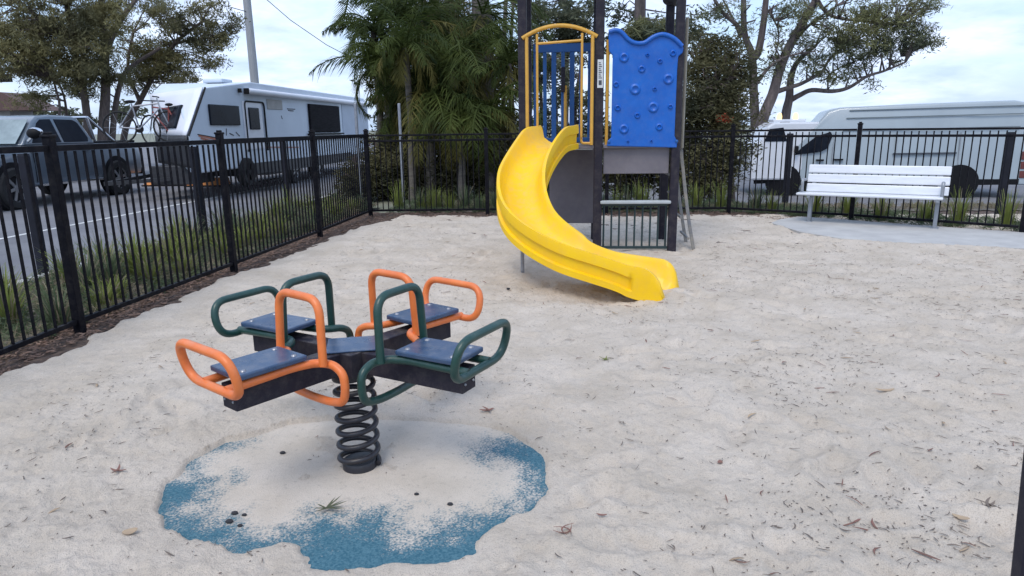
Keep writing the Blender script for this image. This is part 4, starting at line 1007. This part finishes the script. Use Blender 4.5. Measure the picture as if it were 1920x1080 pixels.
tree('paperbark_tree', 'lighter olive tree reaching out over the caravan roof beside the power pole', B,
     [(AT([(226, 320), (236, 240), (262, 190), (290, 140), (330, 80), (380, 40)], 25), .13, .05), (AT([(262, 190), (240, 130), (250, 60)], 25), .08, .04), (AT([(330, 80), (400, 70), (445, 62)], 25), .05, .02)],
     [(285, 110, 48, 45, 25, 75), (262, 150, 42, 28, 25, 28), (340, 50, 70, 40, 25, 36), (340, 115, 40, 28, 25, 16), (300, 20, 70, 30, 25, 30), (395, 65, 38, 30, 25, 26), (430, 60, 28, 40, 25, 15), (385, 95, 40, 28, 25, 12), (400, 115, 30, 14, 25, 9), (330, 150, 45, 20, 25, 22), (390, 15, 40, 20, 25, 14), (225, 60, 30, 50, 26, 8)],
     'leafcas', 'bark', 72, .15, .035, .7, 22)
# background small shrubs behind the ute
B = at(60, 300, 30); B.z = 0
tree('far_tree', 'pale grey-green trees seen far behind the ute and left tree', B, [(AT([(60, 300), (62, 230), (60, 200)], 30), .15, .08)], [(50, 220, 60, 30, 30, 26), (140, 225, 50, 25, 30, 18), (230, 215, 40, 25, 30, 10)], 'leafbg', 'bark', 45, .3, .1, .3, 23)
# eucalypt on the right
B = at(1425, 300, 21); B.z = -.4
eu = [(AT([(1418, 330), (1416, 235), (1413, 167), (1410, 104), (1396, 62), (1394, -20)], 21), .19, .09),
      (AT([(1411, 110), (1422, 96), (1432, 40), (1438, -20)], 21), .15, .10),
      (AT([(1405, 330), (1430, 225), (1449, 177), (1462, 130), (1478, 91), (1504, 44), (1530, 0), (1545, -30)], 20.6, .1), .21, .11),
      (AT([(1462, 320), (1473, 219), (1480, 183), (1483, 146), (1496, 115), (1530, 85)], 21.5), .20, .06),
      (AT([(1482, 188), (1500, 178), (1522, 169), (1561, 171), (1592, 164), (1626, 143), (1658, 133), (1697, 117)], 21.5, -.1), .10, .03),
      (AT([(1456, 172), (1480, 164), (1504, 156), (1540, 135), (1558, 108), (1600, 75)], 20.8, .1), .09, .03),
      (AT([(1416, 160), (1432, 138), (1447, 122), (1470, 108), (1500, 100)], 20.6), .07, .03),
      (AT([(1408, 90), (1384, 50), (1353, 21), (1330, -20)], 21), .09, .05), (AT([(1388, 70), (1374, 35), (1356, 0)], 21.5), .05, .03),
      (AT([(1440, 20), (1460, 60), (1452, 110)], 21), .03, .02), (AT([(1530, 0), (1560, 30), (1620, 40), (1680, 45)], 21), .07, .02), (AT([(1478, 91), (1520, 45), (1570, 10)], 21.3), .06, .03),
      (AT([(1552, 170), (1556, 140), (1590, 120), (1640, 105)], 21.5), .035, .015), (AT([(1626, 143), (1640, 118), (1660, 102)], 21.5), .02, .012), (AT([(1658, 133), (1690, 105)], 21.4), .02, .012)]
eu = [(p_, a_*.82, c_*.8) for p_, a_, c_ in eu]
tree('eucalyptus_tree', 'spreading multi-stemmed gum tree with sparse crown above the van', B, eu,
     [(1690, 50, 62, 45, 21, 60), (1725, 78, 38, 18, 21, 30), (1540, 95, 45, 30, 21, 8), (1620, 70, 60, 40, 21, 14), (1630, 35, 50, 40, 21, 42), (1585, 85, 40, 24, 21, 30), (1650, 88, 40, 20, 21, 22), (1560, 60, 35, 28, 21, 18), (1605, 115, 28, 14, 21.3, 12), (1560, 148, 42, 12, 21.4, 12), (1700, 10, 60, 25, 21, 30), (1757, 14, 9, 7, 21, 3), (1500, 85, 30, 35, 21, 14), (1480, 20, 60, 25, 21, 12), (1350, 20, 50, 22, 21, 14), (1450, 110, 20, 25, 21, 7), (1688, 118, 12, 6, 21.3, 3), (1630, 155, 14, 12, 21.4, 4), (1520, 115, 30, 20, 21, 10), (1590, -20, 120, 20, 21, 30), (1752, 82, 14, 8, 21, 4), (1500, 60, 60, 60, 21, 26), (1460, 130, 35, 30, 20.8, 12), (1590, 60, 70, 60, 21, 36), (1540, 130, 50, 20, 21.2, 14), (1380, 30, 50, 35, 21, 12), (1660, 60, 80, 55, 21, 50), (1520, 20, 60, 25, 21, 20), (1600, 130, 30, 14, 21.3, 10), (1440, 60, 40, 50, 21, 12)],
     'leafeu', 'barkeu', 34, .14, .026, .6, 31, spread=.8)
# trees behind the tower
B = at(1200, 300, 24); B.z = 0
tree('bare_trunk_tree', 'tall straight grey trunk rising above the blue climbing panel', B,
     [(AT([(1203, 300), (1201, 120), (1200, 40), (1202, -60)], 24), .22, .17)],
     [(1180, 60, 40, 50, 25, 16), (1280, 90, 40, 50, 25, 16), (1310, 50, 40, 30, 25, 12), (1250, 40, 40, 40, 26, 7), (1160, 30, 35, 35, 26, 8), (1155, 85, 25, 18, 25, 8)],
     'leafbg', 'barkeu', 42, .20, .06, .4, 33)
B = at(1062, 300, 25); B.z = 0
tree('slender_tree', 'slender tree with loose grey-green crown above the amber arch', B,
     [(AT([(1060, 300), (1062, 120), (1058, -40)], 25), .10, .07)],
     [(1040, 45, 65, 40, 25, 46), (1085, 80, 50, 40, 25, 36), (1020, 110, 50, 50, 25, 30), (1010, 15, 50, 25, 25, 20), (1080, 20, 50, 20, 24, 18)],
     'leafbg', 'barkeu', 42, .20, .06, .4, 36)
B = at(1060, 330, 19); B.z = 0
tree('bushy_tree', 'grey-green bushy tree seen through the blue bars of the deck', B,
     [(AT([(1040, 330), (1042, 200), (1030, 110)], 19), .07, .04), (AT([(1085, 330), (1078, 210), (1090, 120)], 19), .07, .04), (AT([(1010, 330), (1015, 200), (1008, 90)], 19), .06, .03)],
     [(1040, 130, 55, 35, 19, 18), (1075, 185, 55, 38, 19, 24), (980, 120, 40, 80, 19, 30), (1030, 235, 60, 25, 19, 20), (1000, 180, 22, 60, 19, 10), (1120, 250, 60, 40, 19, 26)], 'leafbg', 'bark', 45, .17, .05, .4, 34)
tree('bird_nest_fern', 'spiky green fern growing round the straight trunk above the blue panel', at(1205, 70, 23.4), [], [(1204, 62, 34, 15, 23.4, 22), (1202, 45, 9, 12, 23.4, 7), (1235, 55, 22, 12, 23.3, 8), (1180, 72, 20, 8, 23.4, 6)], 'leafeu', 'bark', 40, .42, .04, -.5, 35, 'fern')
# right shrub behind tower
B = at(1345, 400, 14.5); B.z = -.1
tree('bottlebrush_shrub', 'tall dark bushy shrub between the tower and the gum tree', B, [(AT([(1330, 400), (1335, 300), (1340, 160)], 14.5), .06, .03), (AT([(1375, 400), (1370, 300), (1360, 150)], 14.6), .06, .03), (AT([(1300, 400), (1305, 250), (1310, 120)], 15), .05, .03)],
     [(1335, 125, 50, 48, 14.8, 64), (1320, 70, 30, 18, 14.8, 8), (1400, 120, 14, 40, 14.9, 8), (1402, 250, 12, 60, 14.9, 10), (1290, 240, 20, 100, 15, 26), (1320, 200, 48, 60, 14.6, 70), (1360, 210, 40, 55, 14.5, 70), (1340, 290, 62, 45, 14.6, 90), (1330, 350, 55, 35, 14.7, 50), (1382, 150, 22, 45, 14.8, 24), (1360, 85, 25, 20, 14.8, 14)],
     'leafdark', 'bark', 60, .10, .03, .2, 41, 'shrub')
fl_ = at(1358, 222, 14.0); V, Q = leaves([fl_], [(.19, .1, .11)], 90, .07, .03, 0, 5)
o = npmesh('red_flowers', V, Q, 'redflower'); tag(o, 'cluster of red flowers on the dark shrub right of the tower', 'flowers')
# understorey shrubs behind rear fence
k = 0
for px_, py_, rx, ry, Y, n, l_ in [(668, 345, 26, 45, 14.6, 26, 'dark shrub behind the corner fence post'), (720, 320, 45, 70, 15.2, 60, 'dark shrub below the leftmost palm fronds'), (790, 330, 45, 65, 15.3, 60, 'dark shrub beneath the middle of the palms'), (865, 315, 45, 75, 15.3, 60, 'dark shrub left of the slide behind the fence'), (930, 300, 40, 90, 15.2, 70, 'dark shrub directly behind the top of the slide'), (1000, 320, 45, 60, 15.5, 50, 'dark shrub behind the left bay of the tower'), (1085, 315, 50, 60, 15.8, 56, 'dark shrub seen under the tower deck'), (1175, 310, 50, 65, 15.8, 60, 'dark shrub behind the tower counter'), (1250, 290, 45, 85, 15.5, 70, 'dark shrub right behind the tower posts')]:
    B = at(px_, 395, Y); B.z = 0; k += 1
    tree('understorey_shrub', l_, B, [(AT([(px_, 400), (px_+4, 350), (px_-3, 290)], Y), .05, .02)], [(px_, py_, rx, ry, Y, int(n*1.8))], 'leafdark', 'bark', 60, .13, .035, .2, 50+k, 'shrub', 'dark shrubs behind the rear fence')

# palms
def palm(px_, py_, Y, nf, fl, seed, label, low=.0, yel=.2, tr=.10):
    g = random.Random(seed); top = at(px_, py_, Y); t = thing('palm_tree', label, 'palm', (top.x, top.y, 0), 0, 'palms behind the rear fence'); B = Vector((top.x, top.y, 0))
    zt = top.z; b = MB(); b.tube([(0, 0, -.1), (.05, 0, zt*.5), (0, 0, zt)], [tr*1.25, tr, tr*.9], 12); b.build('trunk', 'palmbark', t, smooth=True)
    for grp, m in (('g', 'frond'), ('y', 'frondy')):
        V = []; Q = []; sm = MB(); any_ = False
        for f in range(nf):
            isy = (f/nf) < yel
            if (grp == 'y') != isy: continue
            any_ = True
            az = f*2.399+g.uniform(-.3, .3); el = (g.uniform(-.9, .1) if isy else g.uniform(-.25, 1.45)-low); L_ = fl*g.uniform(.55, 1.2); cv_ = g.uniform(.45, 1.1)
            pts = []; e = el; p = Vector((0, 0, zt)); n = 14
            for k in range(n+1):
                pts.append(p.copy()); p = p+Vector((math.cos(az)*math.cos(e), math.sin(az)*math.cos(e), math.sin(e)))*(L_/n); e -= cv_*(1.0+.9*(k/n))*(1.9/n)
            sm.tube(pts, [.022*(1-.8*i/n)+.003 for i in range(n+1)], 5, caps=False)
            sidev = Vector((-math.sin(az), math.cos(az), 0)); NL = 44
            for j in range(3, NL):
                s = j/NL*n; i = min(int(s), n-1); q = pts[i].lerp(pts[i+1], s-i); td = (pts[i+1]-pts[i]).normalized()
                ll_ = L_*.30*math.sin(PI*min(1, .12+.9*j/NL))**.6+.05
                for sg in (-1, 1):
                    dr_ = (sidev*sg*g.uniform(.45, .95)+td*g.uniform(.5, .95)+Vector((g.uniform(-.2, .2), g.uniform(-.2, .2), -.35+g.uniform(-.45, .4)))).normalized(); ll_ = ll_*g.uniform(.8, 1.1)
                    tip = q+dr_*ll_+Vector((0, 0, -.12*ll_)); mid = q+dr_*ll_*.5+Vector((0, 0, .02)); wv = td*.014
                    o_ = len(V); V += [q-wv*.5, q+wv*.5, mid+wv, mid-wv, tip]; Q += [(o_, o_+1, o_+2, o_+3), (o_+3, o_+2, o_+4, o_+4)]
        if any_:
            bb = MB(); bb.v = [tuple(v) for v in V]; bb.f = [q_ if q_[2] != q_[3] else q_[:3] for q_ in Q]
            me = bpy.data.meshes.new('fronds'); me.from_pydata(bb.v, [], bb.f); me.materials.append(MT[m]); o = bpy.data.objects.new('fronds', me); C.objects.link(o); o.parent = t
            if grp == 'y': o['label'] = 'yellowing drooping lower fronds'
            sm.build('frond_stems', m, o)
palm(722, 120, 15.5, 28, 1.5, 1, 'leftmost palm with fronds arching over the caravan tail', .15, .15)
palm(800, 170, 14.8, 26, 1.75, 2, 'bushy palm in the centre of the clump with pale drooping fronds', .25, .35)
palm(850, 130, 15.2, 26, 2.1, 3, 'palm behind the fence just left of the slide top', .2, .2)
palm(915, 205, 14.6, 24, 1.7, 4, 'low palm with yellow tips nearest the tower post', .1, .35)
palm(790, 40, 16.2, 26, 2.2, 5, 'tall palm whose crown reaches the top of the photo in the middle', .1, .1, .13)
palm(748, 215, 15.8, 18, 1.05, 6, 'small low palm beside the slim grey sign post', .1, .1, .06)
palm(905, 30, 16.5, 20, 2.0, 7, 'tall thick-trunked palm behind the left tower post', .35, .15, .24)
palm(760, 90, 14.4, 22, 1.3, 9, 'small spiky palm in front of the clump at mid height', .0, .3, .07)
palm(860, 215, 14.3, 20, 1.25, 10, 'low drooping palm with pale hanging fronds just left of the tower', .3, .5, .07)
palm(700, 60, 16.4, 20, 1.3, 11, 'upright spiky palm top against the sky above the caravan tail', -.1, .05, .08)
palm(955, 120, 15.0, 18, 1.3, 12, 'palm partly hidden behind the left tower post', .1, .3, .07)
palm(640, -60, 17.0, 16, 2.0, 8, 'high palm frond hanging into the top edge left of the clump', .5, .0, .05) if False else None
B = at(840, 330, 18.5); B.z = 0
tree('dark_backdrop_tree', 'dense dark tree filling in behind the palms', B, [(AT([(830, 350), (835, 180), (840, -20)], 18.5), .16, .1), (AT([(900, 350), (905, 160), (900, -30)], 18.0), .25, .22), (AT([(945, 350), (944, 120), (950, -30)], 19), .07, .05), (AT([(960, 350), (958, 100), (965, -30)], 19.5), .05, .04)],
     [(800, 60, 80, 60, 18.5, 90), (870, 60, 60, 60, 18.5, 50), (760, 160, 80, 60, 18.5, 70), (860, 180, 80, 60, 18.5, 80), (790, -10, 90, 30, 18.5, 50), (930, 130, 25, 60, 18.5, 20), (755, 150, 35, 70, 17.5, 60), (752, 240, 28, 50, 17, 40), (850, 120, 80, 90, 17.5, 90), (800, 240, 90, 40, 17, 90), (910, 240, 50, 60, 17, 60)], 'leafdark', 'barkeu', 55, .16, .04, .3, 61)
# hanging frond tip at the top left of the palms
q = at(640, -30, 15); t = thing('hanging_frond', 'single palm frond hanging into the frame above the caravan tail', 'palm frond', (q.x, q.y, q.z))
P = spline([at(655, -60, 15)-q, at(654, -20, 15)-q, at(650, 12, 15)-q, at(642, 38, 15)-q], 6); MB().tube(P, [.02]*len(P), 6).build('frond_stem', 'frond', t)
V = []; Fq = []
for i, p in enumerate(P[2:]):
    for sg in (-1, 1):
        o_ = len(V); tip = p+Vector((sg*.34, .1*sg, -.30)); V += [p, p+Vector((0, 0, .025)), tip]; Fq += [(o_, o_+1, o_+2)]
me = bpy.data.meshes.new('leaflets'); me.from_pydata([tuple(v) for v in V], [], Fq); me.materials.append(MT['frond']); o = bpy.data.objects.new('leaflets', me); C.objects.link(o); o.parent = t

# strappy clumps in the garden beds
def clump(p, h, n, m, label, seed, group, spread=.55, name='lily_clump', dry=0):
    g = np.random.default_rng(seed); t = thing(name, label, 'plant', p, 0, group)
    for grp in (0, 1):
        V = []; Q = []
        nn = int(n*(1-dry)) if grp == 0 else int(n*dry)
        if nn < 1: continue
        for k in range(nn):
            az = g.uniform(0, 2*PI); sp = g.uniform(.15, 1)*spread; hh = h*g.uniform(.55, 1.1); wv = g.uniform(.006, .012); b0 = np.array([math.cos(az), math.sin(az), 0])*g.uniform(0, .09)
            dr_ = np.array([math.cos(az), math.sin(az), 0]); sd_ = np.array([-dr_[1], dr_[0], 0]); prev = None
            for j in range(5):
                s = j/4; p_ = b0+dr_*sp*hh*s**1.6*1.1+np.array([0, 0, hh*(s-.28*sp*s**3*1.6)]); ww = wv*(1-s*.85)
                V += [p_-sd_*ww, p_+sd_*ww]
                if j: o_ = len(V)-4; Q.append((o_, o_+1, o_+3, o_+2))
        npmesh('leaves', np.array(V), Q, m if grp == 0 else 'straw', t)
    b = MB(); b.ball((0, 0, .0), .07, 6, (1, 1, .6)); b.build('root_crown', 'straw', t)
g = random.Random(3); kk = 0
yy = 2.6
while yy < 12.8:
    for x in (-4.02, -4.45, -4.95):
        kk += 1
        if g.random() < .12: continue
        h = g.uniform(.30, .52)*(.85 if x > -4.1 else 1.1); m = 'strap' if g.random() < .68 else 'strapd'
        lab = 'yellow-green strap-leaved clump in the bed outside the left fence' if m == 'strap' else 'blue-green strap-leaved clump in the bed outside the left fence'
        clump((x+g.uniform(-.12, .12), yy+g.uniform(-.15, .15), 0), h, 85, m, lab, 100+kk, 'yellow-green clumps along the left fence' if m == 'strap' else 'blue-green clumps along the left fence', .7, dry=.24)
    yy += .50
for k in range(40):
    x = -2.9+.42*k if k < 26 else -3.1+.33*(k-26)
    if g.random() < .1: continue
    yb = 12.05+g.uniform(0, .5) if x < 2.6 else 11.72-(x-2.6)*.72+.45+g.uniform(0, .3)
    m = 'strap' if g.random() < .6 else 'strapd'; z0 = float(base_h(np.array(x), np.array(yb)))
    clump((x+g.uniform(-.15, .15), yb, z0), g.uniform(.35, .62), 80, m, 'yellow-green strap-leaved clump behind the rear fence' if m == 'strap' else 'blue-green strap-leaved clump behind the rear fence', 300+k, 'yellow-green clumps along the rear fence' if m == 'strap' else 'blue-green clumps along the rear fence', .5, dry=.12)
# low ground cover in beds (uncountable)
def cover_stuff(name, label, cat, n, fn, ln, wd, m, seed, dr=-.6):
    g_ = np.random.default_rng(seed); c = np.array([fn(g_) for _ in range(n)]); V, Q = leaves(c, np.full((n, 3), .05), 9, ln, wd, dr, seed+1); o = npmesh(name, V, Q, m); stuff(o, label, cat); return o
def fl1(g_): return (g_.uniform(-5.4, -3.78), g_.uniform(1.5, 13), g_.uniform(.02, .08))
cover_stuff('ground_cover', 'low grassy ground cover in the bed outside the left fence', 'ground cover', 2600, fl1, .13, .008, 'strapd', 71)
cover_stuff('dry_grass', 'dry straw-coloured blades lying in the bed outside the left fence', 'grass', 1300, fl1, .16, .006, 'straw', 72)
def fl2(g_):
    x = g_.uniform(-3.3, 8.5); yb = 11.85 if x < 2.6 else 11.85-(x-2.6)*.72; return (x, yb+g_.uniform(0, 1.6), .04)
cover_stuff('ground_cover', 'low pale ground cover behind the rear fence', 'ground cover', 2200, fl2, .14, .010, 'strapd', 73)
def fl3(g_):
    x = g_.uniform(-3, 8); y = g_.uniform(12.2, 13.6); return (x, y, .03+float(base_h(np.array(x), np.array(y))))
cover_stuff('dry_grass', 'pale dry grass verge beyond the rear fence', 'grass', 1500, fl3, .14, .010, 'straw', 74)

# ------------------------------------------------------------------ litter on the sand, mulch chips
def flakes(name, label, cat, n, fn, m, l0, l1, w0, w1, seed, zoff=.006, curve=.25):
    g_ = np.random.default_rng(seed); V = []; Q = []
    for _ in range(n):
        x, y = fn(g_); z = sandz(x, y)+zoff if fn is not fmulch and fn is not fmulch2 else .006+g_.uniform(0, .012)
        a = g_.uniform(0, 2*PI); l = g_.uniform(l0, l1); w_ = g_.uniform(w0, w1); cu = g_.normal()*curve; til = g_.normal()*.12
        d = np.array([math.cos(a), math.sin(a), 0]); s_ = np.array([-d[1], d[0], 0]); o_ = len(V)
        for j in range(4):
            t_ = j/3-.5; ww = w_*(1-(2*t_)**2*.8)/2; c = np.array([x, y, z])+d*l*t_+s_*cu*l*(t_*t_*4-.4)*.5+np.array([0, 0, l*t_*til+.15*l*abs(t_)*abs(til)])
            V += [c-s_*ww, c+s_*ww+np.array([0, 0, ww*.5])]
            if j: b0_ = len(V)-4; Q.append((b0_, b0_+1, b0_+3, b0_+2))
    o = npmesh(name, np.array(V), Q, m); stuff(o, label, cat); md = o.modifiers.new('s', 'SOLIDIFY'); md.thickness = .0012; return o
def fsand(g_):
    while True:
        y = 1.0+9.9*g_.uniform()**1.25; x = g_.uniform(max(-2.9, -.75*y-.6), min(.82*y+.5, 6))
        dens = (.30+.70*sstep(-1.0, 3.0, x+.0*y))*(.35+1.2*sstep(-.15, .3, float(vnoise(np.array(x*1.7), np.array(y*1.7), 31))))
        if y > 9.2 or x < -2.4: dens = max(dens, .35)
        if -2 < x < .2 and 1.7 < y < 3.4: dens *= .45
        if g_.uniform() < dens: return x, y
def fmulch(g_):
    y = g_.uniform(1.5, 11.9); return g_.uniform(-3.88, float(sandx(y))+.06), y
def fmulch2(g_):
    x = g_.uniform(-3, 8); yb = 11.5 if x < 2.6 else 11.5-(x-2.6)*.72; return x, yb+g_.uniform(-.25, .45)
flakes('leaf_litter', 'dark dry leaves and twigs scattered over the sand', 'leaf litter', 3600, fsand, 'litter', .012, .05, .0015, .006, 81)
flakes('leaf_litter', 'tiny dark specks of debris scattered over the sand', 'leaf litter', 9500, fsand, 'litter', .004, .013, .002, .006, 82, .003)
flakes('leaf_litter', 'reddish curled leaves scattered thinly over the sand', 'leaf litter', 260, fsand, 'litterred', .04, .10, .004, .010, 83)
flakes('leaf_litter', 'tan dry leaves scattered thinly over the sand', 'leaf litter', 90, fsand, 'littertan', .03, .08, .008, .016, 84)
flakes('bark_chips', 'brown bark chips along the left fence base', 'bark chips', 4200, fmulch, 'chip', .02, .07, .008, .02, 85, 0, .05)
flakes('bark_chips', 'brown bark chips along the rear fence base', 'bark chips', 4200, fmulch2, 'chip', .02, .07, .008, .02, 86, 0, .05)
# individually visible pieces
def leaf1(px_, py_, l, w_, a, m, label, name='fallen_leaf', cu=.25, n=1):
    p = gz(px_, py_, .02); p.z = max(sandz(p.x, p.y), -.004)+.008; t = MB()
    for q_ in range(n):
        aa = a+q_*1.9; d = Vector((math.cos(aa), math.sin(aa), 0)); s_ = Vector((-d.y, d.x, 0)); V = []; Fc = []
        for j in range(7):
            u_ = j/6-.5; ww = w_*math.sqrt(max(0, 1-(2*u_)**2*.96))/2; c = d*l*u_+s_*cu*l*(4*u_*u_-.4)*.5+Vector((0, 0, .25*l*u_*u_+.004*q_)); V += [c-s_*ww, c+s_*ww+Vector((0, 0, ww*.4))]
            if j: Fc.append((2*j-2, 2*j-1, 2*j+1, 2*j))
        t.add(V, Fc)
    o = t.build(name, m, loc=p); md = o.modifiers.new('s', 'SOLIDIFY'); md.thickness = .0015; tag(o, label, 'leaf' if 'leaf' in name else name.split('_')[-1]); return o
leaf1(1660, 734, .10, .02, .05, 'littertan', 'long tan curled leaf on the sand at the right, halfway down')
leaf1(1800, 978, .055, .02, -.5, 'littertan', 'tan leaf on the sand left of the post in the lower right')
leaf1(1350, 866, .03, .02, 1, 'litterred', 'small dark red leaf in the middle of the open sand')
leaf1(913, 773, .075, .014, .3, 'litterred', 'reddish dry leaf on the sand right of the rocker spring', n=2)
leaf1(220, 881, .08, .010, -.1, 'litterred', 'reddish leaf on the sand left of the blue mat', n=2)
leaf1(1128, 964, .04, .008, -.1, 'litterred', 'small reddish leaf on the sand just right of the blue mat')
leaf1(1850, 960, .09, .010, .4, 'litter', 'dark forked twig on the sand in the lower right corner', n=3, name='forked_twig')
leaf1(1060, 1000, .08, .006, .6, 'litterred', 'curled brown twigs on the sand at the lower right of the blue mat', n=3, name='curled_twig', cu=.8)
leaf1(1410, 845, .05, .006, .6, 'litter', 'dark curled twig standing in the open sand right of centre', name='curled_twig', cu=.9) if False else None
leaf1(245, 1005, .05, .03, .6, 'littertan', 'pale brown leaf lying left of the blue mat near the bottom')
# green sprig on the mat
p = gz(612, 958); t = MB()
for k in range(9):
    a = -.4+k*.22+(PI if k % 3 == 0 else 0); l = .05+.02*((k*5) % 3); s_ = Vector((-math.sin(a), math.cos(a), 0))*.0045; d = Vector((math.cos(a), math.sin(a), .15))*l; t.add([-s_, s_, d*.6+s_*.8, d, d*.6-s_*.8], [(0, 1, 2, 3, 4)])
o = t.build('green_sprig', 'leafbg', loc=(p.x, p.y, .012)); tag(o, 'green spiky leaf sprig lying on the sandy mat', 'sprig')
o = None
t = MB(); p = gz(1135, 679)
for k in range(5):
    a = k*1.3; s_ = Vector((-math.sin(a), math.cos(a), 0))*.006; d = Vector((math.cos(a), math.sin(a), .25))*.05; t.add([-s_, s_, d], [(0, 1, 2)])
o = t.build('green_sprig', 'strap', loc=(p.x, p.y, sandz(p.x, p.y)+.006)); tag(o, 'small green sprig on the open sand right of the rocker', 'sprig')
for px_, py_, s, l_ in ((440, 962, .016, 'dark stone on the left of the blue mat, leftmost'), (458, 965, .012, 'dark stone on the left of the blue mat, right of the largest'), (430, 978, .018, 'largest dark stone on the left part of the blue mat'), (450, 985, .012, 'dark stone on the left of the mat nearest the camera'), (530, 849, .016, 'dark stone lying on sand behind the left of the spring'), (781, 926, .012, 'dark stone on the sandy mat right of the spring'), (844, 945, .014, 'dark stone near the right blue edge of the mat'), (953, 545, .02, 'dark pebble on the sand below the slide leg')):
    p = gz(px_, py_); b = MB(); b.ball((0, 0, 0), s*.75, 7, (1.2, .9, .6)); o = b.build('pebble', 'stone', loc=(p.x, p.y, max(sandz(p.x, p.y), -.004)+s*.3), smooth=True); tag(o, l_, 'stone', 'dark pebbles on and near the mat')
